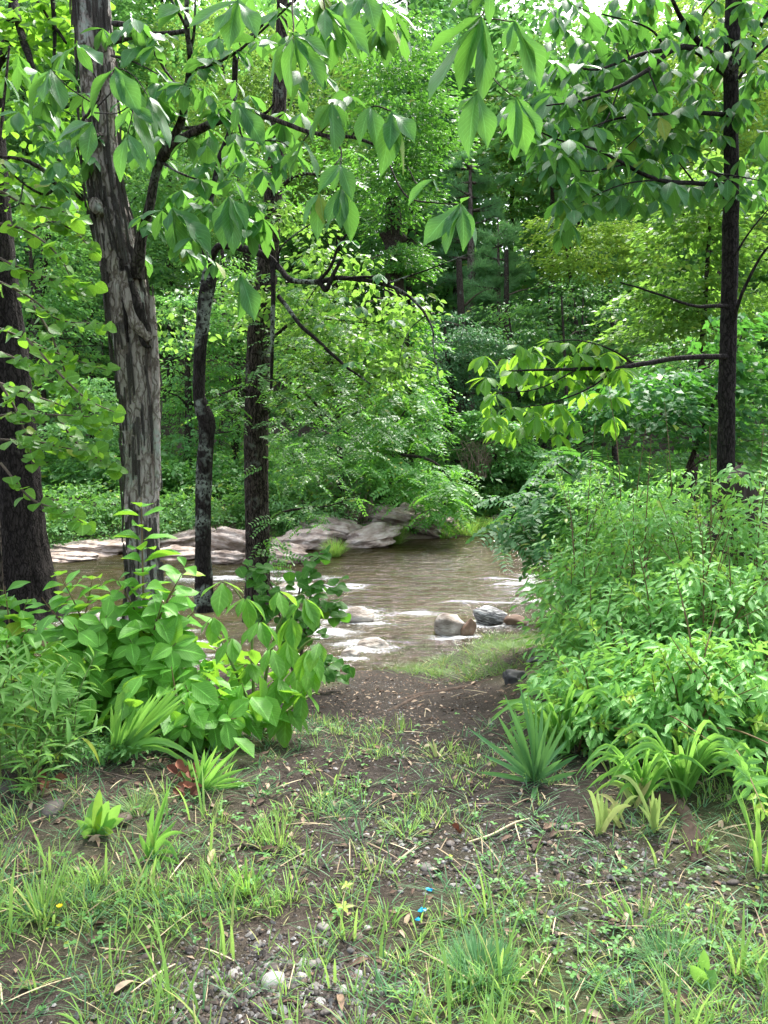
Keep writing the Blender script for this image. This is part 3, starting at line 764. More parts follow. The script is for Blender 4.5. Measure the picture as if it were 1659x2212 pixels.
x, y = strew(16000, (-2.7, 2.9, 1.5, 8.5), lambda x, y: np.clip(.5 + .6 * noise3(x * 1.4, y * 1.4, 12), 0, 1))
d, n = flat_dirs(len(x), 0.35)
acc = Acc(); field((KITE_V, KITE_F, KITE_UV), np.stack([x, y, height(x, y) + 0.005], -1), d, n, rng.uniform(0.008, 0.032, len(x)), acc)
tag(link('mulch_litter', acc.mesh('mulch_litter', M['litter'])), kind='stuff')
# ---- grass
BL = leaf_tmpl([0.020, 0.026, 0.024, 0.017, 0.003], 5, 1, 0.0, 0.34)
BLF = leaf_tmpl([0.008, 0.009, 0.007, 0.002], 4, 1, 0.0, 0.30)
gp = [(150, 2090, .55, .35, 1.0), (330, 1990, .5, .3, .9), (60, 1960, .4, .3, .9), (980, 2150, .5, .25, .8), (620, 2060, .4, .25, .7), (1300, 2170, .6, .25, 1.0), (380, 2080, .5, .3, .9), (560, 1950, .35, .25, .9), (640, 1900, .4, .3, .8), (780, 2030, .4, .3, .6), (480, 2150, .35, .2, .7), (760, 2180, .3, .2, .9), (900, 2180, .4, .2, .9),
      (1060, 2100, .5, .3, .9), (1250, 2020, .45, .3, .9), (1400, 2130, .5, .25, 1.0), (1600, 2150, .4, .3, .9), (1180, 2190, .5, .2, .9), (1620, 2000, .4, .3, .5), (250, 2190, .5, .2, .9), (720, 1780, .5, .35, .25), (420, 1780, .5, .3, .2),
      (880, 1770, .3, .2, .35), (1150, 1930, .6, .3, .4), (60, 1800, .5, .4, .6), (1000, 1420, .6, .7, .45), (880, 1420, .8, .6, .5), (1130, 1390, .6, .6, .7), (730, 1600, .5, .5, .3), (1600, 1750, .4, .4, .3), (1060, 1660, .35, .4, .4)]
gpw = [(*gpatch(a, b_), rx, ry, w) for a, b_, rx, ry, w in gp]
def gdens(x, y):
    f = np.zeros_like(x)
    for cx, cy_, rx, ry, w in gpw: f = np.maximum(f, w * np.exp(-((x - cx) / rx) ** 2 - ((y - cy_) / ry) ** 2))
    return f * (0.25 + 1.1 * sm(-0.15, 0.3, fbm(x * 2.2, y * 2.2, 4, 3)))
def tufts(k, region, dens, blades, lo, hi, spread, tm, lean=0.5, damp=0.0):
    x, y = strew(k, region, dens)
    nb = rng.integers(blades[0], blades[1], len(x))
    xi = np.repeat(np.arange(len(x)), nb); kk = len(xi)
    bx = x[xi] + rng.normal(size=kk) * spread; by = y[xi] + rng.normal(size=kk) * spread
    a = np.arctan2(by - y[xi], bx - x[xi]) + rng.normal(size=kk) * 0.7
    l = np.abs(rng.normal(size=kk)) * lean + 0.08
    d = np.stack([np.cos(a) * l, np.sin(a) * l, np.ones(kk)], -1)
    n = np.stack([np.cos(a) * -1, np.sin(a) * -1, np.full(kk, 0.4)], -1)      # back of the arch: tips bend outward
    hh = rng.uniform(lo, hi, len(x))[xi] * rng.uniform(0.55, 1.1, kk)
    return np.stack([bx, by, height(bx, by) - 0.004], -1), d, n, hh
acc = Acc()
p, d, n, s = tufts(13000, (-2.7, 2.9, 1.45, 6.5), gdens, (5, 14), 0.03, 0.12, 0.016, BL, 0.55)
ws = np.clip(1.25 / (1 + 6 * s), 0.5, 1.1)
field(BL, p, d, n, np.stack([s * ws * 0.55 + 0.025, s, s], -1), acc)
p, d, n, s = tufts(420, (-2.6, 2.8, 1.6, 3.6), gdens, (2, 6), 0.14, 0.26, 0.02, BL, 0.22)
field(BL, p, d, n, np.stack([np.full(len(s), 0.15), s, s], -1), acc)
p, d, n, s = tufts(4200, (-0.6, 2.6, 6.6, 10.8), lambda x, y: sm(-.35, .2, noise3(x * 1.6, y * 1.6, 3)) * sm(.3 - (y - 7) * .35, .9 - (y - 7) * .35, x) * .42, (5, 10), 0.05, 0.14, 0.03, BL, 0.6)
sed = Acc(); field(BLF, p, d, n, np.stack([np.full(len(s), 0.28), s, s], -1), sed)
sg = tag(link('sedge', sed.mesh('sedge', M['fine'])), kind='stuff'); sg.color = (1.25, 1.0, .6, 1)
x = rng.uniform(-2.6, 2.8, 900)
tag(link('grass', acc.mesh('grass', M['grass'])), kind='stuff')
acc = Acc()
p, d, n, s = tufts(4200, (-2.8, 2.9, 1.45, 4.5), lambda x, y: np.clip(gdens(x + 0.2, y) * 0.6 + 0.16 + 0.3 * sm(-1.0, -1.6, x), 0, 1), (6, 14), 0.04, 0.11, 0.02, BLF, 0.8)
field(BLF, p, d, n, np.stack([np.full(len(s), 0.16), s, s], -1), acc)
tag(link('fine_grass', acc.mesh('fine_grass', M['fine'])), kind='stuff')

# ---- clover and small weeds
cp = [(1250, 1960, .5, .3, .8), (1500, 2010, .5, .35, .9), (1600, 1940, .4, .3, .7), (1330, 2110, .5, .2, .7), (650, 1750, .5, .35, .8), (740, 1720, .4, .3, .6), (1120, 1850, .25, .2, .7), (1130, 1800, .2, .2, .8), (160, 2010, .3, .2, .8), (360, 1930, .5, .25, .5), (700, 1660, .3, .3, .5),
      (1220, 2060, .3, .2, .8), (880, 1800, .5, .4, .25), (1420, 2040, .5, .4, .4), (820, 1620, .5, .5, .3)]
cpw = [(*gpatch(a, b_), rx, ry, w) for a, b_, rx, ry, w in cp]
def cdens(x, y):
    f = np.zeros_like(x)
    for cx, cy_, rx, ry, w in cpw: f = np.maximum(f, w * np.exp(-((x - cx) / rx) ** 2 - ((y - cy_) / ry) ** 2))
    return f * sm(-0.35, 0.2, noise3(x * 3, y * 3, 9))
x, y = strew(11000, (-2.7, 2.9, 1.5, 6.0), cdens)
a0 = rng.uniform(0, 6.28, len(x)); hz = rng.uniform(0.012, 0.045, len(x)); sz = rng.uniform(0.009, 0.020, len(x))
acc = Acc(); LT = leaf_tmpl([0.03, 0.25, 0.40, 0.42, 0.25], 4, 2, 0.18, 0.15)
for j in range(3):
    a = a0 + j * 2.094
    d = np.stack([np.cos(a), np.sin(a), np.full(len(x), 0.12) + rng.normal(size=len(x)) * .15], -1)
    field(LT, np.stack([x, y, height(x, y) + hz], -1), d, np.tile([0, 0, 1.0], (len(x), 1)) + rng.normal(size=(len(x), 3)) * .2, sz, acc)
tag(link('clover', acc.mesh('clover', M['clover'])), kind='stuff')

# ================================================================== FOREST ACROSS THE STREAM
KITE = (KITE_V, KITE_F, KITE_UV); WIDE = (WIDE_V, KITE_F, KITE_UV)
def sprays(acc, c, rad, nspr, kleaf, sr, ls, axis=None, tmpl=KITE, seed=0, shell=0.5, flat=0.10, droop=0.35, up=0.9, hang=0.35):
    """Leafy sprays (flat layers of leaves that arch outward) spread through an ellipsoid."""
    r = np.random.default_rng(seed)
    c = np.asarray(c, float); rad = np.asarray(rad, float)
    q = rand_dirs(nspr, r) * (shell + (1 - shell) * r.uniform(size=(nspr, 1)) ** 0.6)
    C = c + q * rad
    ax = c[:2] if axis is None else np.asarray(axis[:2])
    o = C[:, :2] - ax; o = unit(o + r.normal(size=o.shape) * 0.25)
    kk = r.integers(int(kleaf * 0.5), int(kleaf * 1.5), nspr)
    i = np.repeat(np.arange(nspr), kk); k = len(i)
    rs = (sr * r.uniform(0.6, 1.4, nspr))[i]
    a = r.uniform(0, 6.283, k); rr = np.sqrt(r.uniform(size=k)) * rs
    lx, ly = np.cos(a) * rr * 1.35, np.sin(a) * rr * 0.8
    out = np.stack([o[i, 0], o[i, 1], np.zeros(k)], -1); side = np.stack([-o[i, 1], o[i, 0], np.zeros(k)], -1)
    p = C[i] + out * lx[:, None] + side * ly[:, None]
    p[:, 2] += -droop * (np.maximum(lx, 0) ** 2 / np.maximum(rs, .01)) - 0.25 * ly ** 2 / np.maximum(rs, .01) + r.normal(size=k) * flat * rs
    d = out * 0.7 + (out * np.cos(a)[:, None] + side * np.sin(a)[:, None]) * 0.8 + r.normal(size=(k, 3)) * 0.3
    d[:, 2] -= hang
    n = np.tile([0, 0, 1.0], (k, 1)) * up + r.normal(size=(k, 3)) * 0.38 + out * 0.2
    field(tmpl, p, d, n, ls * r.uniform(0.65, 1.3, k), acc)

def limbs(acc, path, k, reach, seed, r0=0.25, lo=0.35, rise=0.35, nseg=5):
    """Side limbs off a trunk path."""
    r = np.random.default_rng(seed)
    for j in range(k):
        t = lo + (1 - lo) * (j + r.uniform()) / k
        b = path[min(int(t * (len(path) - 1)), len(path) - 1)]
        a = j * 2.4 + r.uniform(-.5, .5); L = reach * r.uniform(0.6, 1.1) * (1.15 - 0.6 * t)
        e = np.array([math.cos(a), math.sin(a), 0]) * L
        rr = b[3] * r0 * 1.6
        pts = [[*b[:3], rr], [*(b[:3] + e * 0.45 + [0, 0, L * rise * 0.6]), rr * 0.7], [*(b[:3] + e + [0, 0, L * rise * 0.8]), rr * 0.25]]
        acc.add(*tube(smooth_path(pts, 4), nseg))

def far_tree(name, label, trunk_px, Y, w, blobs, mat, bark='bark_brown', color=(1, 1, 1), cat='tree', ls=0.13, group=None, top=None, sr=0.55, kleaf=34, tmpl=KITE, dens=1.6, nl=7, base_py=None, seed=1, shell=0.5, limbreach=1.0, droop=0.35, gain=1.12):
    """blobs: (px, py, half width px, half height px) of the crown, at distance Y."""
    x0 = P(trunk_px, 990, Y)[0]
    z0 = H(x0, Y)
    t = Thing(name, label, cat, (x0, Y, z0), group)
    tops = [P(b[0], b[1] - b[3] * 0.6, Y) for b in blobs]
    tp = max(tops, key=lambda q: q[2]) if top is None else P(top[0], top[1], Y)
    r = PX(w, Y) / 2
    pth = smooth_path([[x0, Y, z0 - 0.2, r * 1.25], [x0 * .7 + tp[0] * .3 + 0.1, Y + .1, z0 * 0.6 + tp[2] * 0.4, r * 0.95], [tp[0], Y, tp[2], r * 0.3]], 7)
    acc = Acc(); acc.add(*tube(pth, 8))
    reach = max(PX(b[2], Y) for b in blobs) * limbreach
    limbs(acc, pth, nl, reach, seed)
    t.part('trunk', acc, M[bark])
    acc = Acc()
    for j, b in enumerate(blobs):
        c = P(b[0], b[1], Y + (b[4] if len(b) > 4 else 0)); rx, rz = PX(b[2], Y), PX(b[3], Y)
        ns = int(dens * 4.2 * (rx * rz + 0.5 * rx * rx) / (sr * sr) * 0.8)
        sprays(acc, c, (rx, max(rx * 0.8, 0.6), rz), max(ns, 6), kleaf, sr, ls, (x0, Y) if tmpl is not None else None, tmpl, seed * 31 + j, shell, droop=droop)
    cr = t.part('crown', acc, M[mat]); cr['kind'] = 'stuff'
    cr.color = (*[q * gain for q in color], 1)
    return t

far_tree('pale_shrub', 'pale green bush with small round leaves between the broad dark trunk and the shaggy trunk', 200, 25.5, 16, [(185, 900, 105, 90), (230, 985, 70, 50), (110, 1000, 70, 60)], 'pale_leaf', cat='bush', ls=0.17, seed=2, sr=0.5, kleaf=40, gain=1.25)
far_tree('riverbank_tree', 'mid green tree filling the gap between the shaggy trunk and the crooked trunk', 400, 27, 18, [(400, 760, 110, 150), (430, 950, 100, 80)], 'wood_leaf', color=(1.1, 1.15, 1.2), ls=0.16, seed=3, gain=1.35)
far_tree('riverbank_tree', 'light green tree between the crooked trunk and the furrowed trunk', 500, 28, 18, [(500, 760, 80, 90), (490, 900, 75, 90), (520, 640, 90, 80)], 'wood_leaf', color=(1.25, 1.25, 1.0), ls=0.16, seed=4, gain=1.35)
far_tree('riverbank_tree', 'tall hazy green tree rising behind the upper shaggy trunk', 330, 36, 22, [(330, 560, 170, 150), (250, 430, 160, 140), (430, 420, 150, 120)], 'wood_leaf', color=(1.3, 1.25, 1.3), ls=0.2, seed=5, sr=0.75, gain=1.3)
far_tree('riverbank_tree', 'tree in the gap left of the shaggy trunk above the pale green bush', 90, 30, 18, [(90, 740, 150, 110), (60, 560, 150, 120)], 'wood_leaf', color=(1.15, 1.2, 1.1), ls=0.18, seed=6, sr=0.65, gain=1.3)
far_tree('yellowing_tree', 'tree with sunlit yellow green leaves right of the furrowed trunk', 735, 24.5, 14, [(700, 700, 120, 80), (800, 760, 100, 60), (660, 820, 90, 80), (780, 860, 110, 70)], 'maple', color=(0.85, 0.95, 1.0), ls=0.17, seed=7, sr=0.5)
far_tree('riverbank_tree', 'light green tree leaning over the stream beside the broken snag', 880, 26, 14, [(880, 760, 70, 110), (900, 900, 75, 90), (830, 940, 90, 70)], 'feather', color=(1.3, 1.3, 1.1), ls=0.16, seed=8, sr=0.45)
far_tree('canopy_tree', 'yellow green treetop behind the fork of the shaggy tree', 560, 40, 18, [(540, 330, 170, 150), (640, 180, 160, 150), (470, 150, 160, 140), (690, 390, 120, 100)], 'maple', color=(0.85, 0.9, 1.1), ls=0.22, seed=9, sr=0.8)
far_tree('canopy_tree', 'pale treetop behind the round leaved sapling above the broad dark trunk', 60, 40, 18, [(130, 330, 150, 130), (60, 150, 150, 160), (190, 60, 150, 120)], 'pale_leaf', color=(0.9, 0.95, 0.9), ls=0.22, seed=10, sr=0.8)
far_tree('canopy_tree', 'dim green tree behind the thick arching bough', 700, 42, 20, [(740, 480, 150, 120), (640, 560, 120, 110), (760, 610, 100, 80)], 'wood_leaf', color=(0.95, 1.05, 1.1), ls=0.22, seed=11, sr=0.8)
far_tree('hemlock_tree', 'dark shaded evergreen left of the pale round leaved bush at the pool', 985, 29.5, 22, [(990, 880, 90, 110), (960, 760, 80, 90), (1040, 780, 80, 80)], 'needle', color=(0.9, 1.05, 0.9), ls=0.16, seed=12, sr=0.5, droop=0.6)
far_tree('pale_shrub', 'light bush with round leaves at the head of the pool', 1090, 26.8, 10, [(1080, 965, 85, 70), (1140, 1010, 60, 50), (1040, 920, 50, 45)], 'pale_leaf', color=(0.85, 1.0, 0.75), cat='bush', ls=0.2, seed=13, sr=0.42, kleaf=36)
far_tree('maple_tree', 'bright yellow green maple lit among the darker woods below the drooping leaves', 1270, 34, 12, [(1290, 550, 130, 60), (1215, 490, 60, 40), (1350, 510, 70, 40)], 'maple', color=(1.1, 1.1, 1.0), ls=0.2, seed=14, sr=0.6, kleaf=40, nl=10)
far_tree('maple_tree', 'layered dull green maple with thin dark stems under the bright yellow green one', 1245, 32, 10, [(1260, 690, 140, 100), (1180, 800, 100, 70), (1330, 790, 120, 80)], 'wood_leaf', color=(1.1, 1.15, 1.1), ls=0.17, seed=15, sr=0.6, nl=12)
far_tree('riverbank_tree', 'sunlit green tree close behind the slender straight trunk', 1490, 17, 16, [(1480, 560, 110, 120), (1590, 640, 100, 150), (1420, 690, 110, 70), (1540, 430, 120, 90)], 'maple', color=(0.72, 0.85, 0.9), ls=0.15, seed=16, sr=0.42, kleaf=30, tmpl=WIDE)
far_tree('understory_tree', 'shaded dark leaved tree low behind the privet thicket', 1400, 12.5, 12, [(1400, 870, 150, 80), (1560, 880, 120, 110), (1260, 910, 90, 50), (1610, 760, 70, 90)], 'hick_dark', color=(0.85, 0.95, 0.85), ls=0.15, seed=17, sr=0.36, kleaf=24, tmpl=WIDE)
far_tree('canopy_tree', 'bright high treetop behind the drooping leaves of the slender tree', 1200, 48, 18, [(1220, 230, 170, 150), (1120, 330, 140, 120), (1330, 330, 160, 140), (1300, 110, 110, 90)], 'maple', color=(0.8, 0.85, 0.95), ls=0.25, seed=18, sr=0.9)
far_tree('canopy_tree', 'yellow green treetop either side of the slender straight trunk', 1520, 38, 18, [(1520, 260, 150, 170), (1600, 100, 140, 150), (1430, 110, 110, 110), (1610, 420, 120, 130)], 'maple', color=(0.95, 0.95, 0.9), ls=0.22, seed=19, sr=0.8)
far_tree('riverbank_tree', 'dull green tree in the gap between the hemlock and the low leafy bough', 1130, 31, 12, [(1120, 870, 90, 90), (1190, 900, 100, 70), (1100, 740, 100, 90)], 'wood_leaf', color=(0.9, 1.0, 0.95), ls=0.17, seed=20, sr=0.55)
far_tree('riverbank_tree', 'green tree behind the slender trunk with leaves hanging to the thicket', 1640, 24, 12, [(1640, 900, 120, 100), (1500, 780, 120, 80)], 'wood_leaf', color=(0.9, 1.0, 0.9), ls=0.15, seed=22, sr=0.5)
for j, (px, py, hw, hh, Y, lab, col) in enumerate([  # dark, shaded and darkest scrub: shade is put into the leaf tint
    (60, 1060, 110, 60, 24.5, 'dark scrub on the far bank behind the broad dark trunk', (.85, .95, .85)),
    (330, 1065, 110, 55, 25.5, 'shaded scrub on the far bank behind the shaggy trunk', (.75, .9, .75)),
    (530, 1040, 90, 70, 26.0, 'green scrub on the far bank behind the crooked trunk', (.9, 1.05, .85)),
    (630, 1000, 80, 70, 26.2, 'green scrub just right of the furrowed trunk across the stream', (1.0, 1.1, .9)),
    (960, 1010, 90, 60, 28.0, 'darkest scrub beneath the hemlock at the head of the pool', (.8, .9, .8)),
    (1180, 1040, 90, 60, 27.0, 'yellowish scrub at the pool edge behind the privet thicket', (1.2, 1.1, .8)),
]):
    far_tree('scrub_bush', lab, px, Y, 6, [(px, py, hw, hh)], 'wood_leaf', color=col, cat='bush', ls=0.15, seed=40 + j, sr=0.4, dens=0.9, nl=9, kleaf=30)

# ---- pines: whorled limbs carrying flat pads of needle tufts
def needle_tuft():
    V, F = [], []
    r = np.random.default_rng(5)
    for j in range(7):
        a = r.uniform(0, 6.28); e = r.uniform(-0.25, 0.75)
        d = np.array([math.cos(a) * 0.8, math.sin(a) * 0.4 + 0.55, e]); d /= np.linalg.norm(d)
        s = np.cross(d, [0, 0, 1]); s = s / np.linalg.norm(s) * 0.05
        b = len(V)
        V += [list(-s * 0.5), list(s * 0.5), list(d + s * 0.4), list(d - s * 0.4)]; F.append([b, b + 1, b + 2, b + 3])
    return np.array(V), np.array(F), np.zeros((len(V), 2))
TUFT = needle_tuft()
def pine(label, px, base_z, Y, w, top_py, hw, low_py, seed, color=(1, 1, 1), dens=1.0, bark='bark_pine'):
    x0 = P(px, 990, Y)[0]; z0 = H(x0, Y)
    t = Thing('pine_tree', label, 'pine tree', (x0, Y, z0))
    zt = P(px, top_py, Y)[2]; zl = P(px, low_py, Y)[2]; r = PX(w, Y) / 2
    pth = smooth_path([[x0, Y, z0 - .2, r * 1.2], [x0 + .1, Y, (z0 + zt) / 2, r * 0.9], [x0, Y, zt, r * 0.2]], 8)
    acc = Acc(); acc.add(*tube(pth, 9)); nee = Acc()
    rr = np.random.default_rng(seed)
    z = zl
    R = PX(hw, Y)
    while z < zt - 0.3:
        f = (zt - z) / (zt - zl)
        for j in range(int(rr.integers(4, 7))):
            a = rr.uniform(0, 6.283); L = R * (0.45 + 0.55 * f) * rr.uniform(0.55, 1.1)
            e = np.array([math.cos(a), math.sin(a), 0])
            b = np.array([x0, Y, z])
            pts = smooth_path([[*b, r * 0.28], [*(b + e * L * .55 + [0, 0, .05 * L]), r * 0.18], [*(b + e * L + [0, 0, 0.16 * L]), r * 0.06]], 4)
            acc.add(*tube(pts, 5))
            k = int(90 * dens * L * min(1, (38 / Y) ** 2) * .48)
            tt = rr.uniform(0.3, 1.05, k) ** 0.8
            pos = b + e * (L * tt)[:, None] + np.stack([-e[1] * np.ones(k), e[0] * np.ones(k), np.zeros(k)], -1) * (rr.normal(size=k) * 0.22 * L * (0.25 + tt * 0.75))[:, None]
            pos[:, 2] += 0.12 * L * tt + rr.normal(size=k) * 0.10
            d = e + rr.normal(size=(k, 3)) * 0.45
            field(TUFT, pos, d, np.tile([0, 0, 1.0], (k, 1)), rr.uniform(0.24, 0.42, k) * max(1, Y / 44), nee)
        z += rr.uniform(0.5, 0.9)
    t.part('trunk', acc, M[bark])
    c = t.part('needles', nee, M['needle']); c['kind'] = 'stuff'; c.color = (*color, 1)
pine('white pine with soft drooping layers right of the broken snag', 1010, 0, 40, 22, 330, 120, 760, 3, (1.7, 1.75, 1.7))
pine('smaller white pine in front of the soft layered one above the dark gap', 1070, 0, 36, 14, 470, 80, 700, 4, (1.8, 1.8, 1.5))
pine('tall hazy blue green pine behind the hanging leaves at the top of the view', 885, 0, 52, 26, -200, 150, 330, 5, (1.9, 2.0, 2.2), 0.9)  # pale blue needle tint paints the haze in; no mist is built
pine('slimmer hazy pine between the tall pine and the bright treetop', 1010, 0, 60, 20, -120, 120, 300, 6, (2.0, 2.1, 2.3), 0.8)  # haze painted into the needle tint here too

# ---- dead snag and bare far trunks
sx = P(856, 990, 26.5)[0]
t = Thing('broken_pine', 'thick reddish brown trunk across the stream, its upper end lost in foliage', 'tree trunk', (sx, 26.5, H(sx, 26.5)))
pth = smooth_path([[*P(868, 1060, 26.5), .44], [*P(862, 800, 26.5), .38], [*P(854, 640, 26.5), .34], [*P(850, 500, 26.5), .31], [*P(848, 430, 26.6), .24]], 10)
acc = Acc(); acc.add(*tube(pth, 18, lambda a, L, r: 0.05 * noise3(np.cos(a) * 1.8, np.sin(a) * 1.8, L * 0.7) + 0.02 * noise3(np.cos(a) * 6, np.sin(a) * 6, L * 1.2)))
for (a, b_, c_, d_) in [(850, 530, 820, 505), (850, 525, 880, 518), (850, 520, 845, 498)]:
    acc.add(*tube(smooth_path([[*P(a, b_, 26.5), .26], [*P((a + c_) / 2, (b_ + d_) / 2 - 6, 26.4), .22], [*P(c_, d_, 26.3), .05]], 4), 7))
t.part('trunk', acc, M['bark_brown'])
acc = Acc()
for j, q in enumerate([(850, 430, 90, 60), (800, 330, 110, 70), (910, 300, 90, 60), (860, 200, 120, 80), (880, 560, 40, 30), (830, 90, 130, 70)]):
    sprays(acc, P(q[0], q[1], 25.9), (PX(q[2], 26), 1.0, PX(q[3], 26)), 70, 34, .6, .17, (sx, 26.5), KITE, 1700 + j)
cr = t.part('foliage', acc, M['feather'], kind='stuff'); cr.color = (1.1, 1.1, 1.1, 1)
acc = Acc()
for j in range(12):
    py = 560 + j * 42; s = 1 if j % 2 else -1
    acc.add(*tube(smooth_path([[*P(856, py, 26.5), .04], [*P(856 + s * 40, py - 8 + 5 * (j % 3), 26), .025], [*P(856 + s * (70 + 9 * (j % 4)), py + 22, 25.7), .008]], 4), 5))
t.part('broken_limbs', acc, M['twig'], kind='stuff')
for j, (px, Y, w, tp, lab) in enumerate([(1003, 33, 24, 560, 'dark straight far trunk under the soft layered pine'), (1084, 35, 18, 540, 'thin dark far trunk right of the soft layered pine'),
        (1225, 30, 8, 640, 'thinnest bare stem in the dull green layered maple'), (575, 44, 20, 60, 'distant trunk in the yellow green treetop behind the fork'), (640, 46, 26, 160, 'distant leaning trunk high behind the drooping leaves'),
        (700, 50, 16, 330, 'distant dim trunk behind the thick arching bough'), (1330, 33, 14, 600, 'dark far trunk beside the lit maple'), (470, 33, 14, 480, 'far trunk glimpsed behind the top of the crooked trunk')]):
    x0 = P(px, 990, Y)[0]
    t = Thing('far_tree_stem', lab, 'tree trunk', (x0, Y, H(x0, Y)))
    q = P(px + (10 if j % 2 else -12), tp, Y)
    acc = Acc(); acc.add(*tube(smooth_path([[x0, Y, H(x0, Y) - .2, PX(w, Y) / 2], [(x0 + q[0]) / 2 + .1, Y, q[2] / 2, PX(w, Y) / 2.3], [*q, PX(w, Y) / 4]], 6), 8))
    t.part('trunk', acc, M['bark_brown'])
    acc = Acc(); 
    for i in range(6):
        bz = H(x0, Y) + (q[2] - H(x0, Y)) * (0.3 + 0.1 * i); a = i * 2.3 + j
        acc.add(*tube(smooth_path([[x0, Y, bz, PX(w, Y) / 8], [x0 + math.cos(a) * .8, Y + math.sin(a) * .8, bz + .3, .03], [x0 + math.cos(a) * 1.7, Y + math.sin(a) * 1.7, bz + .4, .01]], 4), 5))
    t.part('bare_limbs', acc, M['twig'], kind='stuff')

# ---- the woods behind, one mass
acc = Acc(); wood = Acc(); r_ = np.random.default_rng(77)
for Y in (46, 54, 63, 73, 84):
    for x in np.arange(-0.62 * Y, 0.62 * Y, 6.0):
        x = x + r_.normal() * 1.5; yy = Y + r_.normal() * 2.5
        g = H(x, yy); hgt_ = r_.uniform(21, 30)
        if 0.19 * yy < x < 0.27 * yy: hgt_ *= 0.9
        wood.add(*tube([[x, yy, g, .22], [x + .2, yy, g + hgt_ * .5, .17], [x, yy, g + hgt_ * .9, .05]], 6))
        for q in range(5):
            cz = g + hgt_ * (0.2 + 0.185 * q)
            sprays(acc, (x + r_.normal() * 1.1, yy + r_.normal(), cz), (3.6, 2.6, 3.0), 44, 18, 1.25, 0.54, (x, yy), WIDE, int(r_.integers(1e6)))
V = np.concatenate(acc.v)
woods = tag(link('woods', acc.mesh('woods', M['wood_leaf'])), kind='stuff'); woods.color = (1.35, 1.4, 1.7, 1)  # bluish pale tint paints distance haze onto the leaves
tag(link('woods_trunks', wood.mesh('woods_trunks', M['bark_brown'])), kind='stuff')
acc = Acc()
for j in range(620):                                   # low cover on the far slope
    Y = 24 + 36 * r_.uniform() ** 1.8; x = r_.uniform(-.6, .6) * Y; Y = max(Y, float(far_edge(x)) + r_.uniform(1.8, 4))
    sprays(acc, (x, Y, H(x, Y) + r_.uniform(.2, 1.3)), (1.3, 1.0, .55), 9, 15, .5, .19 + .0025 * Y, None, KITE, j)
uc = tag(link('undergrowth', acc.mesh('undergrowth', M['wood_leaf'])), kind='stuff'); uc.color = (1.0, 1.15, .9, 1)

acc = Acc()
for j in range(420):
    x = r_.uniform(-13, 6); y = float(far_edge(x)) + abs(r_.normal()) * 1.1 + (.5 if j % 3 == 0 else 1.2)
    sprays(acc, (x, y, H(x, y) + (r_.uniform(.05, .2) if j % 3 == 0 else r_.uniform(.15, .9))), (.5, .4, .12) if j % 3 == 0 else (.7, .5, .4), 6, 15, .28, .14, None, KITE, 5000 + j)
uc = tag(link('bank_herbs', acc.mesh('bank_herbs', M['wood_leaf'])), kind='stuff'); uc.color = (1.2, 1.25, .95, 1)
acc = Acc()
for j in range(90):
    x = r_.uniform(-11, -1.5); y = float(far_edge(x)) + r_.uniform(.2, 1.6)
    sprays(acc, (x, y, H(x, y) + r_.uniform(.3, .8)), (.45, .3, .3), 6, 14, .26, .12, None, KITE, 7000 + j)
tag(link('waterside_herbs', acc.mesh('waterside_herbs', M['pale_leaf'])), kind='stuff')
# ---- far bank: tufts and dead brush
def grass_clump(name, label, px, py, Y, wpx, hpx, n, mat, seed, cat='grass', color=(1, 1, 1), blade=None, lean=0.45, loc=None, wd=None):
    r = np.random.default_rng(seed)
    c = P(px, py, Y) if loc is None else np.asarray(loc, float)
    R, Hh = PX(wpx, Y) / 2, PX(hpx, Y)
    t = Thing(name, label, cat, tuple(c))
    a = r.uniform(0, 6.28, n); q = np.sqrt(r.uniform(size=n)) * R * 0.55
    p = np.stack([c[0] + np.cos(a) * q, c[1] + np.sin(a) * q * 0.7, np.full(n, c[2] - 0.02)], -1)
    l = np.abs(r.normal(size=n)) * lean + 0.06
    d = np.stack([np.cos(a) * l, np.sin(a) * l, np.ones(n)], -1)
    nn = np.stack([-np.cos(a), -np.sin(a), np.full(n, .4)], -1)
    s = Hh * r.uniform(0.6, 1.15, n)
    acc = Acc(); field(blade or BL, p, d, nn, np.stack([np.full(n, wd or 0.3 * Hh), s, s], -1), acc)
    o = t.part('blades', acc, M[mat], kind='stuff'); o.color = (*color, 1)
    return t
for j, (px, py, Y, w, h_, lab) in enumerate([(850, 1160, 22.4, 70, 34, 'yellow green grass clump at the pool edge below the long grey ledge'), (1015, 1142, 24.4, 110, 34, 'broad bright grass clump at the head of the pool'), (1075, 1142, 24.6, 60, 30, 'small bright grass clump at the right end of the pool head'),
        (722, 1188, 22.0, 46, 32, 'yellowish grass tuft at the end of the sloping ledge'), (960, 1148, 24.0, 50, 26, 'low grass tuft between the ledge and the broad bright clump'), (470, 1175, 21.0, 60, 26, 'olive grass tuft among ledges behind the crooked trunk')]):
    gc = G(px, py + 14, 0, WATER); gc[2] = max(gc[2], WATER)
    grass_clump('grass_clump', lab, px, py + 8, gc[1], w, h_ * 1.3, 300, 'grass', 300 + j, 'grass clump', (1.1, 1.1, .9), BLF, 0.6, gc, wd=PX(90, gc[1]) * .4)
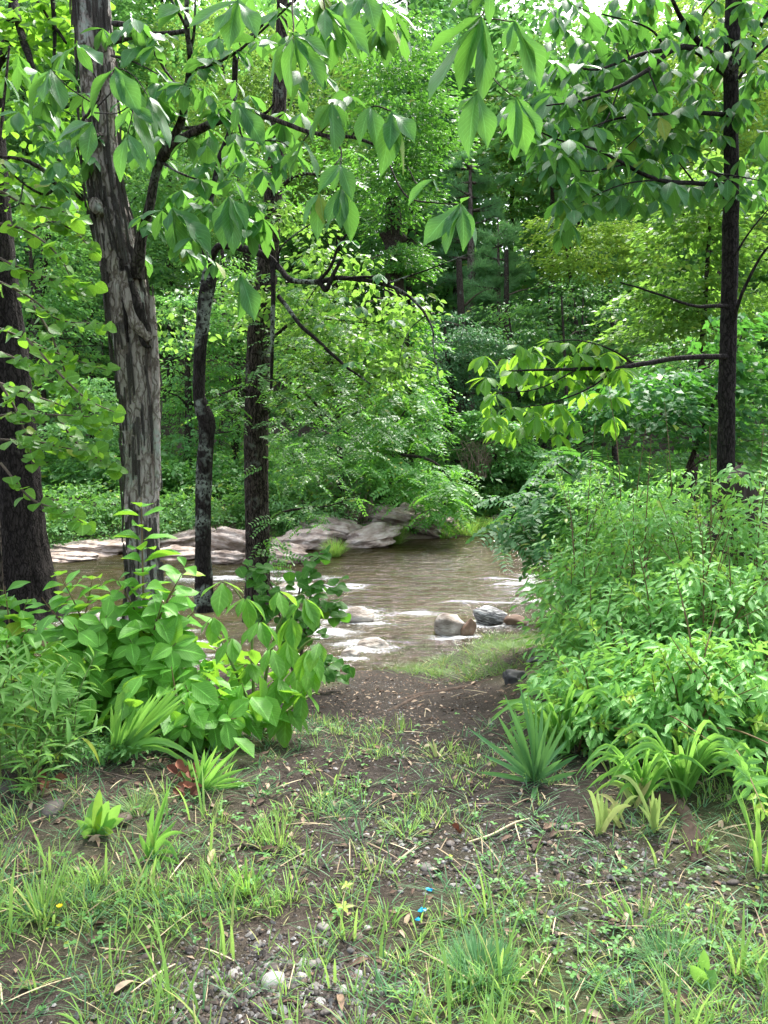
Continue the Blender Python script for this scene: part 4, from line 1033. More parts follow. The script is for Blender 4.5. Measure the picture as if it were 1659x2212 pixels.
for j, (px, py, Y, w, h_, lab) in enumerate([(715, 1075, 24.6, 130, 90, 'dead brown brush with bare stems above the far rocks'), (755, 1120, 23.6, 70, 70, 'reddish dead stems leaning over the far rocks'), (170, 1110, 22.6, 120, 50, 'tangle of bare grey twigs at the far bank behind the broad dark trunk'), (1030, 1000, 26, 70, 80, 'bare hanging vine tangle left of the light round leaved bush')]):
    c = P(px, py + h_ * 0.4, Y); t = Thing('dead_brush', lab, 'brush', tuple(c)); acc = Acc(); r = np.random.default_rng(j + 900)
    for i in range(46):
        a = r.uniform(0, 6.28); L = PX(h_, Y) * r.uniform(.6, 1.2); b0 = c + np.array([r.normal() * PX(w, Y) * .2, r.normal() * .2, 0])
        e = b0 + np.array([math.cos(a) * L * .45, math.sin(a) * L * .3, L]); mm = (b0 + e) / 2 + r.normal(size=3) * L * .1
        acc.add(*tube(smooth_path([[*b0, .016], [*mm, .012], [*e, .004]], 3), 4))
        for u in range(2):
            f = mm + (e - mm) * r.uniform(0, .8); acc.add(*tube(np.array([[*f, .007], [*(f + r.normal(size=3) * L * .22), .003]]), 4))
    t.part('twigs', acc, M['brush'], kind='stuff')

# ================================================================== TREES ON THE NEAR BANK
LEAF = {
    'hick': [tmpl_mesh('leaf', M['hick'], OBOV, 12, 4, fold=f, droop=d, ruffle=ru, seed=s, twist=tw) for f, d, s, tw, ru in [(.10, .10, 1, .2, .015), (.16, .22, 2, -.35, .03), (.06, .34, 3, .3, .02), (.24, .05, 4, -.1, .035), (.04, .18, 5, .5, .025), (.3, .28, 6, -.2, .02)]],
    'slim': [tmpl_mesh('leaf', M['hick_dark'], OBOV, 7, 2, fold=f, droop=d, seed=s, twist=tw) for f, d, s, tw in [(.10, .15, 1, .2), (.2, .28, 2, -.2), (.08, .05, 3, .3)]],
    'bough': [tmpl_mesh('leaf', M['bough'], OBOV, 7, 2, fold=f, droop=d, seed=s, twist=tw) for f, d, s, tw in [(.10, .15, 1, .2), (.2, .28, 2, -.2)]],
    'round': [tmpl_mesh('leaf', M['round'], HEART, 8, 4, fold=f, droop=d, petiole=.18, seed=s) for f, d, s in [(.06, .1, 1), (.12, .2, 2)]],
    'spice': [tmpl_mesh('leaf', M['spice'], BROAD, 9, 4, fold=f, droop=d, ruffle=.022, petiole=.05, seed=s, twist=tw) for f, d, s, tw in [(.14, .15, 1, .1), (.24, .32, 2, -.25), (.08, .05, 3, 0), (.3, .2, 4, .3), (.05, .4, 5, -.1)]],
    'privet': [tmpl_mesh('leaf', M['privet'], ELLI, 5, 2, fold=f, droop=d, petiole=.06, seed=s, twist=tw) for f, d, s, tw in [(.2, .12, 1, .1), (.3, .25, 2, -.2), (.12, 0, 3, .2)]],
    'tip': [tmpl_mesh('leaf', M['tip'], ELLI, 5, 2, fold=f, droop=d, petiole=.05, seed=s) for f, d, s in [(.3, .1, 1), (.4, .2, 2)]],
    'herb': [tmpl_mesh('leaf', M['herb'], LANC, 6, 2, fold=f, droop=d, seed=s) for f, d, s in [(.2, .2, 1), (.3, .4, 2)]],
    'bright': [tmpl_mesh('leaf', M['round'], OBOV, 8, 4, fold=f, droop=d, ruffle=.012, seed=s) for f, d, s in [(.12, .15, 5), (.2, .25, 6)]],
    'creep': [tmpl_mesh('leaf', M['creeper'], ELLI, 5, 2, fold=.1, droop=.15)],
    'papery': [tmpl_mesh('leaf', M['straw'], ELLI, 6, 4, fold=.3, droop=.4, ruffle=.04, seed=3)],
    'rust': [tmpl_mesh('leaf', M['rustleaf'], BROAD, 6, 4, fold=f, droop=d, ruffle=.05, seed=s) for f, d, s in [(.4, .5, 1), (.6, -.3, 2)]],
}
for k_, v_ in LEAF.items():
    pass
BRIGHT_V = M['round']

def lf(t, parent, kind, base, tip, up=None, sx=1.0, r=rng, jit=0.25):
    """One leaf from base to tip, its face turned mostly up and a little to the open side."""
    base = np.asarray(base, float); d = np.asarray(tip, float) - base
    L = np.linalg.norm(d)
    n = np.array([0, -0.75, 0.8]) + r.normal(size=3) * jit if up is None else np.asarray(up, float)
    me = LEAF[kind][int(r.integers(len(LEAF[kind])))]
    return t.place('leaf', me, base, frames(d[None], n[None])[0], (L * sx, L, L), parent)

def whorl(t, parent, kind, p, L, n=5, face=(0, -1, 0), arc=2.6, r=rng, hang=(0.25, 1.0), sx=1.05):
    """A hand of leaflets spread from one stalk end, drooping."""
    a0 = math.atan2(face[1], face[0])
    for j in range(n):
        u = (j + 0.5) / n - 0.5
        a = a0 + u * arc + r.normal() * 0.15
        h = r.uniform(*hang)
        d = np.array([math.cos(a), math.sin(a), -h]); d /= np.linalg.norm(d)
        l = L * (1.1 - 0.55 * abs(u)) * r.uniform(0.8, 1.1)
        nn = np.array([math.cos(a) * h, math.sin(a) * h, 1.0]) + r.normal(size=3) * 0.25
        lf(t, parent, kind, p + d * 0.012, p + d * l, nn, sx)

def branch(t, rows, mat, n=6, nseg=7, wob=0.012, seed=0, name='branch', twigs=()):
    acc = Acc(); pth = px_path(rows, n, wob, seed)
    acc.add(*tube(pth, nseg, lambda a, L, r: r * 0.12 * noise3(np.cos(a) * 2, np.sin(a) * 2, L * 9 + seed)))
    for tw in twigs: acc.add(*tube(px_path(tw, 5, 0.004, seed + 3), 5))
    return t.part(name, acc, mat), pth

# ---- shaggy grey tree with hanging hands of big leaves
b0 = P(292, 1450, 5.6)
hk = Thing('hickory_tree', 'thick pale grey tree with shaggy peeling bark and a dark split, hung with big leaves', 'tree', tuple(b0))
YT = 5.6
rows = [(290, 1500, YT, 118), (292, 1440, YT, 102), (306, 1340, YT, 84), (312, 1250, YT, 80), (308, 1150, YT, 84), (305, 1000, YT, 86), (299, 850, YT, 92), (284, 700, YT, 106), (262, 570, YT, 98), (243, 470, YT, 84), (228, 400, YT, 82), (217, 300, YT, 76), (212, 150, YT, 80), (200, 0, YT, 76), (190, -120, YT, 70), (180, -300, YT, 60)]
rows = [(a, b_, c_, w * (.80 if b_ > 500 else .86)) for a, b_, c_, w in rows]
pth = px_path(rows, 16)
def shag(a, L, r):
    rid = 1 - np.abs(noise3(np.cos(a) * 3.2, np.sin(a) * 3.2, L * 1.1)) * 2.4
    rid2 = 1 - np.abs(noise3(np.cos(a) * 7.5, np.sin(a) * 7.5, L * 2.6 + 4)) * 2.2
    lump = noise3(np.cos(a) * 1.2, np.sin(a) * 1.2, L * 1.3 + 7)
    return r * (0.055 * rid + 0.04 * rid2 + 0.13 * lump + 0.03 * noise3(np.cos(a) * 16, np.sin(a) * 16, L * 5))
acc = Acc(); acc.add(*tube(smooth_path(pth, 2), 90, shag))
# the hollow: lips of healed wood around the dark split below the fork
for q in ([(268, 590, 5.44, 26), (282, 650, 5.42, 30), (300, 705, 5.42, 30), (322, 735, 5.45, 16)], [(248, 560, 5.44, 16), (256, 620, 5.43, 18), (262, 690, 5.44, 16), (270, 760, 5.47, 10)], [(205, 440, 5.45, 30), (212, 452, 5.42, 24), (226, 462, 5.45, 12)],
          [(322, 640, 5.47, 22), (334, 760, 5.48, 18), (338, 900, 5.5, 16), (340, 1060, 5.5, 14)]):
    acc.add(*tube(px_path(q, 8, 0.006, 3), 10, lambda a, L, r: r * 0.35 * noise3(np.cos(a) * 2, np.sin(a) * 2, L * 14)))
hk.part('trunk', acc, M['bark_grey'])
acc = Acc()
for q in ([(272, 575, 5.42, 7), (288, 625, 5.405, 16), (300, 672, 5.40, 22), (318, 716, 5.42, 10)], [(262, 560, 5.425, 6), (268, 640, 5.415, 9), (276, 740, 5.43, 5)], [(300, 720, 5.42, 8), (312, 745, 5.42, 10), (326, 750, 5.44, 5)], [(268, 1390, 5.45, 24), (270, 1430, 5.44, 30), (274, 1470, 5.45, 26)]):
    acc.add(*tube(px_path(q, 6, 0.003, 2), 8))
hk.part('hollow', acc, M['bark_black'])['kind'] = 'stuff'
SV, SF, SUV = leaf_tmpl([0.5, 0.48, 0.42, 0.5, 0.3], 6, 2, 0.18, -0.05)
r_ = np.random.default_rng(12)
strip_me = [mesh_from('bark_strip', SV * np.array([1, 1, 1]), SF, M['bark_plate'], SUV, smooth=False)]
tp = smooth_path(pth, 3)
for j in range(280):
    i = int(r_.integers(12, len(tp) - 60)); c = tp[i]
    a = r_.uniform(math.pi, 2 * math.pi)
    o = np.array([math.cos(a), math.sin(a), 0])
    tdir = unit(tp[min(i + 2, len(tp) - 1), :3] - tp[i - 2, :3])
    d = (-tdir if j % 3 else tdir) + o * r_.uniform(0.02, 0.12)
    L = r_.uniform(0.08, 0.34); w = r_.uniform(0.014, 0.034)
    R = frames(d[None], o[None])[0]
    hk.place('bark_strip', strip_me[0], c[:3] + o * c[3] * 1.10, R, (w * .75, L, 0.08))

B1, _ = branch(hk, [(296, 600, 5.5, 34), (304, 520, 5.45, 24), (322, 440, 5.4, 20), (345, 345, 5.3, 18), (362, 315, 5.25, 17), (385, 278, 5.2, 18), (400, 220, 5.1, 15), (410, 130, 5.0, 13), (404, 60, 4.9, 11), (400, -60, 4.8, 9)], M['bark_dark'], seed=1,
              twigs=[[(385, 278, 5.2, 8), (440, 272, 5.0, 7), (470, 255, 4.9, 5), (465, 230, 4.8, 3)], [(412, 150, 5.0, 8), (430, 148, 4.9, 7), (500, 120, 4.7, 6), (545, 85, 4.6, 5), (600, 35, 4.4, 4), (632, 5, 4.2, 3)],
                     [(405, 70, 4.95, 8), (392, 40, 4.9, 7), (370, 0, 4.8, 6)], [(412, 110, 5, 7), (420, 60, 4.9, 6), (422, 0, 4.8, 4)], [(350, 350, 5.3, 7), (380, 370, 5.2, 5), (430, 390, 5.1, 4), (460, 405, 5.0, 2)]])
B2, _ = branch(hk, [(350, 340, 5.28, 22), (385, 305, 5.15, 20), (430, 282, 5.0, 18), (480, 258, 4.9, 16), (500, 255, 4.85, 13), (545, 245, 4.7, 11), (620, 268, 4.4, 10), (690, 292, 4.2, 8), (760, 296, 4.1, 7), (830, 318, 4.0, 5)], M['bark_brown'], seed=2,
              twigs=[[(545, 245, 4.7, 6), (572, 245, 4.6, 6), (590, 225, 4.5, 4), (592, 205, 4.4, 3)], [(490, 235, 4.8, 5), (515, 270, 4.7, 5), (530, 300, 4.6, 4), (600, 305, 4.4, 3), (625, 318, 4.3, 2)], [(690, 292, 4.2, 5), (712, 258, 4.1, 4), (716, 222, 4.0, 3), (655, 305, 3.9, 3)], [(700, 292, 4.2, 5), (735, 320, 4.0, 4), (736, 356, 3.8, 3), (738, 404, 3.6, 2.5)], [(736, 340, 3.8, 3), (708, 380, 3.7, 2.5), (690, 415, 3.65, 2.5)], [(760, 296, 4.1, 4), (800, 232, 3.9, 3), (846, 240, 3.8, 3)],
                     [(830, 318, 4.0, 5), (845, 365, 3.9, 4), (880, 425, 3.8, 4), (940, 438, 3.7, 3), (996, 441, 3.6, 3)], [(880, 360, 3.9, 3), (905, 402, 3.8, 2.5), (936, 386, 3.7, 2.5)]])
B3, _ = branch(hk, [(235, 92, 5.5, 16), (260, 86, 5.4, 14), (300, 76, 5.2, 12), (350, 72, 5.1, 10), (405, 66, 4.95, 9)], M['bark_dark'], seed=3, twigs=[[(300, 78, 5.2, 7), (330, 110, 5.1, 7), (355, 150, 5.0, 6), (378, 178, 4.9, 5)], [(245, 50, 5.4, 12), (265, 52, 5.3, 11), (298, 66, 5.2, 9), (312, 90, 5.1, 7), (350, 130, 5, 5)], [(240, 120, 5.4, 5), (280, 130, 5.1, 4), (340, 160, 4.8, 3)]])
B4, _ = branch(hk, [(182, 430, 5.5, 13), (150, 412, 5.4, 12), (120, 400, 5.3, 11), (100, 375, 5.2, 10), (70, 352, 5.1, 9), (20, 340, 5.0, 7), (-40, 330, 4.9, 6)], M['bark_dark'], seed=4, twigs=[[(125, 402, 5.3, 7), (95, 420, 5.2, 6), (50, 395, 5.1, 5), (0, 350, 5.0, 4)], [(50, 400, 5.1, 4), (40, 440, 5.0, 3), (0, 455, 4.9, 2)]])
B5, _ = branch(hk, [(220, 292, 5.45, 9), (200, 290, 5.3, 8), (176, 268, 5.0, 7), (190, 245, 4.8, 6), (205, 225, 4.5, 4), (215, 190, 4.2, 3), (164, 96, 4.0, 3)], M['bark_dark'], seed=5, twigs=[[(205, 225, 4.5, 3), (150, 190, 4.2, 3), (110, 150, 4.0, 2.5)], [(210, 232, 4.5, 3), (245, 190, 4.2, 3), (248, 148, 4.0, 2.5), (290, 165, 4.0, 2.5), (318, 205, 3.95, 2.5)], [(205, 243, 4.6, 3), (250, 245, 4.2, 2.5), (286, 230, 4.0, 2.5), (276, 290, 3.9, 2.5)]])
B6, _ = branch(hk, [(1050, -420, 3.9, 22), (1048, -200, 3.7, 14), (1056, -60, 3.6, 8), (1048, 10, 3.5, 5), (1040, 36, 3.5, 3)], M['twig'], seed=6, twigs=[[(1042, 42, 3.5, 3), (1070, 42, 3.5, 3), (1110, 46, 3.4, 2.5)], [(1044, 60, 3.5, 3), (1050, 130, 3.5, 3), (1032, 200, 3.5, 2.5)], [(1060, 160, 3.5, 2.5), (1085, 190, 3.4, 2.5), (1115, 210, 3.4, 2.5)], [(1115, 210, 3.4, 2.5), (1150, 260, 3.5, 2.5), (1180, 300, 3.6, 2)]])
B7, _ = branch(hk, [(640, -380, 4.0, 20), (636, -150, 3.8, 12), (633, -20, 3.7, 5), (632, 72, 3.6, 3)], M['twig'], seed=7, twigs=[[(636, -60, 3.7, 3), (690, -20, 3.5, 3), (702, 20, 3.5, 2.5)], [(634, -80, 3.8, 3), (560, -50, 3.8, 3), (515, 0, 3.8, 2.5)], [(690, -20, 3.5, 3), (760, -60, 3.4, 3), (790, -20, 3.4, 2)]])
near_hands = [
    (B5, (165, 96), 3.9, [(115, 142), (192, 144), (222, 135)]), (B5, (110, 150), 3.9, [(42, 228), (138, 232), (172, 170), (78, 210)]), (B5, (248, 147), 3.9, [(175, 225), (258, 212), (332, 245), (300, 230)]), (B5, (318, 205), 3.95, [(376, 300), (345, 290), (372, 250)]),
    (B5, (285, 230), 3.9, [(246, 292), (330, 262), (342, 346)]), (B5, (276, 290), 3.8, [(238, 374), (300, 330), (318, 348)]), (B5, (200, 265), 4.2, [(120, 300), (150, 325), (185, 350), (110, 270)]),
    (B7, (515, 0), 3.7, [(520, 78), (452, 60), (480, 94), (562, 62), (400, 48)]), (B7, (632, 72), 3.5, [(610, 198), (664, 152), (702, 188), (563, 168), (722, 112)]), (B7, (702, 20), 3.4, [(702, 80), (742, 124), (803, 128), (762, 72), (812, 100)]), (B7, (790, -20), 3.3, [(812, 60), (770, 40), (745, 30)]),
    (B2, (716, 222), 3.9, [(726, 328), (652, 288), (692, 278), (752, 272)]), (B2, (655, 305), 3.8, [(622, 388), (703, 368), (598, 372)]), (B2, (736, 356), 3.6, [(714, 412), (762, 418), (690, 400)]), (B2, (738, 404), 3.6, [(704, 480), (768, 516), (735, 490), (752, 470)]), (B2, (690, 415), 3.65, [(648, 474), (684, 510), (700, 480)]),
    (B2, (800, 230), 3.8, [(768, 298), (823, 313), (786, 262)]), (B2, (846, 240), 3.7, [(842, 322), (882, 374), (906, 303), (834, 362), (902, 290)]), (B2, (996, 441), 3.5, [(904, 516), (965, 508), (1011, 524), (1052, 520), (950, 532), (1008, 412)]), (B2, (936, 386), 3.6, [(874, 432), (948, 412)]),
    (B1, (495, 425), 4.6, [(455, 492), (522, 497), (542, 482), (510, 542), (470, 532)]), (B1, (372, 450), 4.8, [(352, 492), (425, 502), (470, 532), (442, 492), (400, 552), (368, 547)]), (B1, (520, 595), 5.0, [(477, 612), (562, 642), (505, 632), (530, 692), (556, 682)]),
    (B2, (515, 225), 4.5, [(546, 282), (572, 302), (500, 272)]),
    (B6, (1040, 36), 3.4, [(1030, 162), (962, 62), (916, 120), (911, 204), (981, 172), (1068, 202)]), (B6, (1110, 46), 3.3, [(1104, 114), (1178, 142), (1182, 178), (1085, 100)]), (B6, (1030, 200), 3.4, [(1000, 313), (1066, 307), (988, 242)]), (B6, (1115, 210), 3.3, [(1110, 313), (1146, 330), (1172, 297)]), (B6, (1056, -30), 3.4, [(1000, 5), (1062, 40), (1020, 30), (960, 20)]),
]
r_ = np.random.default_rng(41)
for br, (ax_, ay_), Y, tips in near_hands:
    b = P(ax_, ay_, Y)
    for (tx, ty) in tips:
        tp_ = P(tx, ty, Y - r_.uniform(-.06, .10))
        n = np.array([(tx - ax_) / 90 + r_.normal() * .35, -0.8 + r_.normal() * .25, 0.75 + r_.normal() * .35])
        lf(hk, br, 'hick', b, tp_, n, r_.uniform(.78, .98), r_)
for br, px, py, Y, L, fx in [(B1, 400, 180, 4.9, .2, .3), (B1, 470, 245, 4.8, .2, .4), (B1, 430, 385, 5.0, .2, .6), (B1, 345, 180, 5.0, .2, -.2), (B1, 395, 20, 4.8, .22, -.4), (B1, 450, 350, 4.9, .2, .3), (B1, 370, 245, 5.2, .19, .1), (B1, 330, 480, 5.2, .2, .4), (B1, 425, 440, 5.0, .2, .2),
                         (B2, 560, 300, 4.6, .18, .2), (B2, 530, 345, 4.7, .2, -.2), (B2, 600, 310, 4.5, .18, .4), (B1, 560, 90, 4.6, .2, .2), (B1, 450, 130, 4.8, .2, 0), (B3, 300, 100, 5.1, .2, -.3), (B3, 350, 75, 5, .2, .2), (B4, 120, 400, 5.2, .18, -.3), (B4, 50, 350, 5.0, .18, -.2), (B4, 10, 345, 4.9, .18, .2), (B1, 530, 430, 5.0, .2, .5), (B1, 455, 440, 5.0, .19, .4), (B3, 270, 60, 5.2, .2, -.4), (B1, 610, 20, 4.4, .2, .3), (B4, 130, 350, 5.0, .2, -.2), (B4, 150, 300, 5.1, .18, .2)]:
    whorl(hk, br, 'hick', P(px, py, Y), L, 5, (fx, -1, 0), 3.4, r_)

def whorl_cloud(t, name, mat, spots, L, seed, tmpl=None, nn=(4, 7), jit=.25):
    r = np.random.default_rng(seed); B, D, NN, S = [], [], [], []
    for p in spots:
        p = np.asarray(p) + r.normal(size=3) * jit * np.array([1, 1, .6]); a0 = r.uniform(0, 6.28); k = int(r.integers(*nn))
        for j in range(k):
            a = a0 + j * 4.8 / k + r.normal() * .2; h = r.uniform(.2, 1.6)
            B.append(p); D.append([math.cos(a), math.sin(a), -h]); NN.append(np.array([math.cos(a) * h, math.sin(a) * h - .2, 1.0]) + r.normal(size=3) * .3); S.append(L * r.uniform(.7, 1.15))
    acc = Acc(); field(tmpl or leaf_tmpl(OBOV, 5, 2, .14, .18, seed=3, twist=.15), np.array(B), np.array(D), np.array(NN), np.array(S), acc)
    return t.part(name, acc, M[mat], kind='stuff')
r_ = np.random.default_rng(43)
sp_ = []
for (cx, cy_, hw, hh, Y, k) in [(440, 180, 90, 130, 5.0, 16), (390, 480, 70, 90, 5.3, 16), (520, 480, 60, 60, 5.2, 10), (600, 60, 100, 60, 4.6, 14), (760, 40, 80, 50, 4.3, 12), (110, 300, 100, 120, 5.4, 18), (60, 180, 70, 120, 5.6, 12), (330, 260, 60, 90, 5.2, 10), (560, 300, 90, 60, 4.9, 12), (880, 20, 70, 40, 4.2, 8), (680, 170, 70, 60, 4.6, 6), (440, 330, 60, 60, 5.2, 8), (300, 60, 60, 50, 5.3, 6)]:
    for _ in range(k): sp_.append(P(cx + r_.uniform(-1, 1) * hw, cy_ + r_.uniform(-1, 1) * hh, Y + r_.normal() * .2))
whorl_cloud(hk, 'foliage', 'hick', sp_, .165, 44, jit=.05)

# ---- slender tree with layered drooping leaves
YS = 8.0
b0 = P(1566, 1180, YS)
sl = Thing('slender_tree', 'slender straight dark trunk above the leafy thicket with layers of drooping leaves', 'tree', tuple(b0))
rows = [(1566, 1230, YS, 42), (1567, 1100, YS, 40), (1569, 950, YS, 37), (1571, 800, YS, 36), (1575, 650, YS, 34), (1578, 500, YS, 34), (1580, 300, YS, 31), (1579, 150, YS, 31), (1585, -20, YS, 33), (1590, -300, YS, 26)]
rows = [(a, b_, c_, w * .86) for a, b_, c_, w in rows]
acc = Acc(); acc.add(*tube(smooth_path(px_path(rows, 14, 0.01, 5), 2), 36, lambda a, L, r: r * (0.05 * noise3(np.cos(a) * 8, np.sin(a) * 8, L * 8) + 0.14 * (1 - np.abs(noise3(np.cos(a) * 4, np.sin(a) * 4, L * 1.5)) * 2.2) + 0.08 * noise3(np.cos(a), np.sin(a), L * 2))))
sl.part('trunk', acc, M['bark_slim'])
SB = []
for j, (rw, tw) in enumerate([
    ([(1575, 140, 7.9, 15), (1500, 105, 7.6, 12), (1430, 108, 7.2, 10), (1360, 125, 6.9, 7), (1290, 150, 6.5, 5), (1200, 135, 6.3, 3)], [[(1440, 108, 7.2, 6), (1400, 60, 7, 4), (1300, 30, 6.8, 3)], [(1360, 125, 6.9, 4), (1330, 60, 6.8, 3), (1250, 15, 6.6, 2)]]),
    ([(1572, 150, 7.9, 14), (1545, 125, 7.7, 13), (1500, 80, 7.5, 11), (1470, 35, 7.3, 9), (1440, -30, 7.1, 6)], [[(1500, 80, 7.5, 5), (1520, 30, 7.3, 4), (1545, 0, 7.2, 3)]]),
    ([(1570, 160, 7.9, 13), (1480, 100, 7.4, 11), (1400, 150, 7.0, 9), (1340, 185, 6.7, 7), (1260, 215, 6.4, 5), (1180, 230, 6.2, 3)], [[(1400, 150, 7, 4), (1420, 200, 6.8, 3)], [(1340, 185, 6.7, 4), (1300, 270, 6.5, 3), (1220, 280, 6.3, 2)]]),
    ([(1576, 247, 7.9, 11), (1500, 243, 7.6, 9), (1430, 247, 7.3, 7), (1340, 255, 6.9, 5), (1280, 275, 6.6, 3)], [[(1440, 247, 7.3, 4), (1390, 285, 7, 3), (1340, 330, 6.8, 2)]]),
    ([(1574, 400, 7.9, 12), (1500, 395, 7.5, 10), (1420, 388, 7.1, 9), (1350, 355, 6.8, 7), (1290, 325, 6.5, 5), (1200, 300, 6.2, 4), (1160, 280, 6.1, 2)], [[(1420, 388, 7.1, 4), (1340, 400, 6.7, 3), (1250, 440, 6.5, 2)], [(1350, 355, 6.8, 4), (1270, 370, 6.6, 3), (1210, 350, 6.4, 2)], [(1500, 395, 7.5, 4), (1450, 330, 7.2, 3)]]),
    ([(1580, 150, 7.9, 13), (1612, 120, 7.8, 11), (1640, 60, 7.7, 10), (1690, -20, 7.5, 7)], [[(1595, 170, 7.9, 8), (1625, 130, 7.8, 7), (1680, 80, 7.7, 5)]]),
    ([(1577, 390, 7.9, 9), (1560, 385, 7.5, 8), (1545, 375, 7.1, 7), (1530, 370, 6.8, 4)], [[(1545, 375, 7.1, 4), (1590, 380, 6.9, 3), (1640, 390, 6.8, 2)]]),
    ([(1575, 720, 7.95, 9), (1600, 640, 7.8, 8), (1640, 560, 7.7, 6), (1690, 500, 7.6, 5)], [[(1583, 560, 7.9, 6), (1620, 500, 7.8, 4), (1670, 440, 7.7, 3)]]),
    ([(1570, 660, 7.9, 9), (1500, 660, 7.6, 7), (1420, 635, 7.2, 5), (1340, 610, 7.0, 3)], []),
    ([(1568, 770, 7.9, 13), (1480, 772, 7.6, 11), (1410, 782, 7.3, 11), (1330, 797, 7.0, 10), (1250, 797, 6.8, 8), (1160, 800, 6.6, 5), (1100, 800, 6.5, 3)], [[(1375, 790, 7.2, 5), (1320, 755, 7, 4), (1250, 735, 6.8, 3), (1180, 740, 6.6, 2)], [(1330, 797, 7, 5), (1270, 840, 6.8, 4), (1190, 870, 6.6, 3), (1130, 880, 6.5, 2)], [(1250, 797, 6.8, 4), (1160, 840, 6.6, 3), (1060, 850, 6.5, 2)]]),
]):
    o, _ = branch(sl, rw, M['bark_slim'], seed=20 + j, twigs=tw, nseg=6); SB.append(o)
r_ = np.random.default_rng(55)
slots = [(1250, 20, 0), (1290, 30, 0), (1330, 40, 0), (1480, 40, 1), (1540, 60, 1), (1625, 40, 5), (1270, 92, 0), (1330, 110, 0), (1400, 112, 0), (1440, 80, 1), (1510, 100, 2), (1200, 132, 0), (1250, 140, 0), (1310, 150, 0), (1370, 160, 2), (1450, 150, 2), (1500, 172, 2), (1640, 150, 5),
         (1190, 205, 2), (1240, 200, 2), (1300, 212, 2), (1360, 222, 2), (1420, 200, 2), (1470, 232, 3), (1530, 212, 3), (1180, 262, 2), (1220, 252, 2), (1280, 272, 3), (1340, 262, 3), (1390, 272, 3), (1425, 252, 3), (1170, 310, 4), (1210, 330, 4), (1250, 322, 4), (1292, 332, 4), (1340, 332, 4), (1400, 342, 4), (1460, 332, 4), (1640, 330, 6),
         (1200, 372, 4), (1242, 392, 4), (1272, 402, 4), (1330, 382, 4), (1392, 392, 4), (1450, 392, 4), (1492, 402, 4), (1542, 382, 6), (1572, 386, 6), (1612, 402, 6), (1640, 382, 6), (1240, 452, 4), (1272, 440, 4), (1340, 420, 4), (1420, 430, 4), (1250, 180, 2), (1560, 400, 6), (1590, 420, 6), (1230, 300, 4), (1135, 270, 4), (1120, 240, 2)]
for px, py, k in slots:
    Y = 6.2 + (px - 1170) / 400 * 1.45 - 0.15 + r_.normal() * .15
    whorl(sl, SB[k], 'slim', P(px, py, Y), r_.uniform(.19, .27), int(r_.integers(4, 7)), (r_.normal() * .7, -1, 0), 4.6, r_, (0.2, 1.5))
sp_ = []
for px, py, k in slots:
    for _ in range(3): sp_.append(P(px + r_.normal() * 26, py + r_.normal() * 18, 6.5 + (px - 1170) / 400 * 1.4 + r_.uniform(0, .9)))
for _ in range(135): sp_.append(P(r_.uniform(1180, 1660), r_.uniform(-20, 400), r_.uniform(7.4, 8.6)))
whorl_cloud(sl, 'foliage', 'hick_dark', sp_, .22, 57, jit=.06)
for px, py in [(1050, 815), (1075, 850), (1110, 800), (1120, 745), (1150, 760), (1190, 735), (1160, 830), (1200, 810), (1240, 780), (1280, 770), (1250, 840), (1200, 870), (1150, 890), (1100, 880), (1060, 900), (1300, 850), (1320, 800), (1230, 740), (1280, 735), (1130, 920), (1350, 800), (1180, 920), (1075, 930)]:
    whorl(sl, SB[9], 'bough', P(px, py, 6.5 + (px - 1050) / 300 * .6), r_.uniform(.16, .22), 6, (-.6 + r_.normal() * .5, -.6, 0), 4.0, r_, (.1, 1.1))

whorl_cloud(sl, 'bough_foliage', 'bough', [P(r_.uniform(1050, 1340), r_.uniform(735, 930), r_.uniform(6.6, 7.3)) for _ in range(45)], .19, 58, jit=.05)
# ---- broad dark trunk, crooked trunk, furrowed trunk
b0 = P(60, 1290, 8.0)
dk = Thing('dark_tree', 'broad dark brown trunk cut by the picture edge, flaring at its foot', 'tree', tuple(b0))
rows = [(62, 1330, 8, 205), (58, 1270, 8, 160), (50, 1180, 8, 130), (44, 1080, 8, 116), (36, 950, 8, 108), (24, 800, 8, 96), (10, 650, 8, 84), (-4, 500, 8, 72), (-14, 350, 8, 66), (-30, 0, 8, 60), (-50, -300, 8, 50)]
rows = [(a - w * .08, b_, c_, w * .84) for a, b_, c_, w in rows]
acc = Acc(); acc.add(*tube(smooth_path(px_path(rows, 12), 3), 64, lambda a, L, r: r * (0.11 * (1 - np.abs(noise3(np.cos(a) * 6, np.sin(a) * 6, L * 2)) * 2.4) + 0.10 * noise3(np.cos(a) * 1.5, np.sin(a) * 1.5, L * .8))))
dk.part('trunk', acc, M['bark_slim'])
for j, rw in enumerate([[(-20, 260, 7.9, 30), (10, 120, 7.6, 22), (30, 10, 7.4, 20), (20, -100, 7.3, 14)], [(30, 0, 7.4, 17), (42, 60, 7.2, 16), (62, 120, 7.0, 15), (76, 165, 6.9, 8)], [(110, -40, 7.3, 10), (118, 60, 7.2, 9), (116, 130, 7.1, 6)], [(120, 60, 7.2, 6), (140, 90, 7.1, 5), (60, -30, 7.3, 6)]]):
    branch(dk, rw, M['bark_slim'], seed=60 + j, nseg=7)

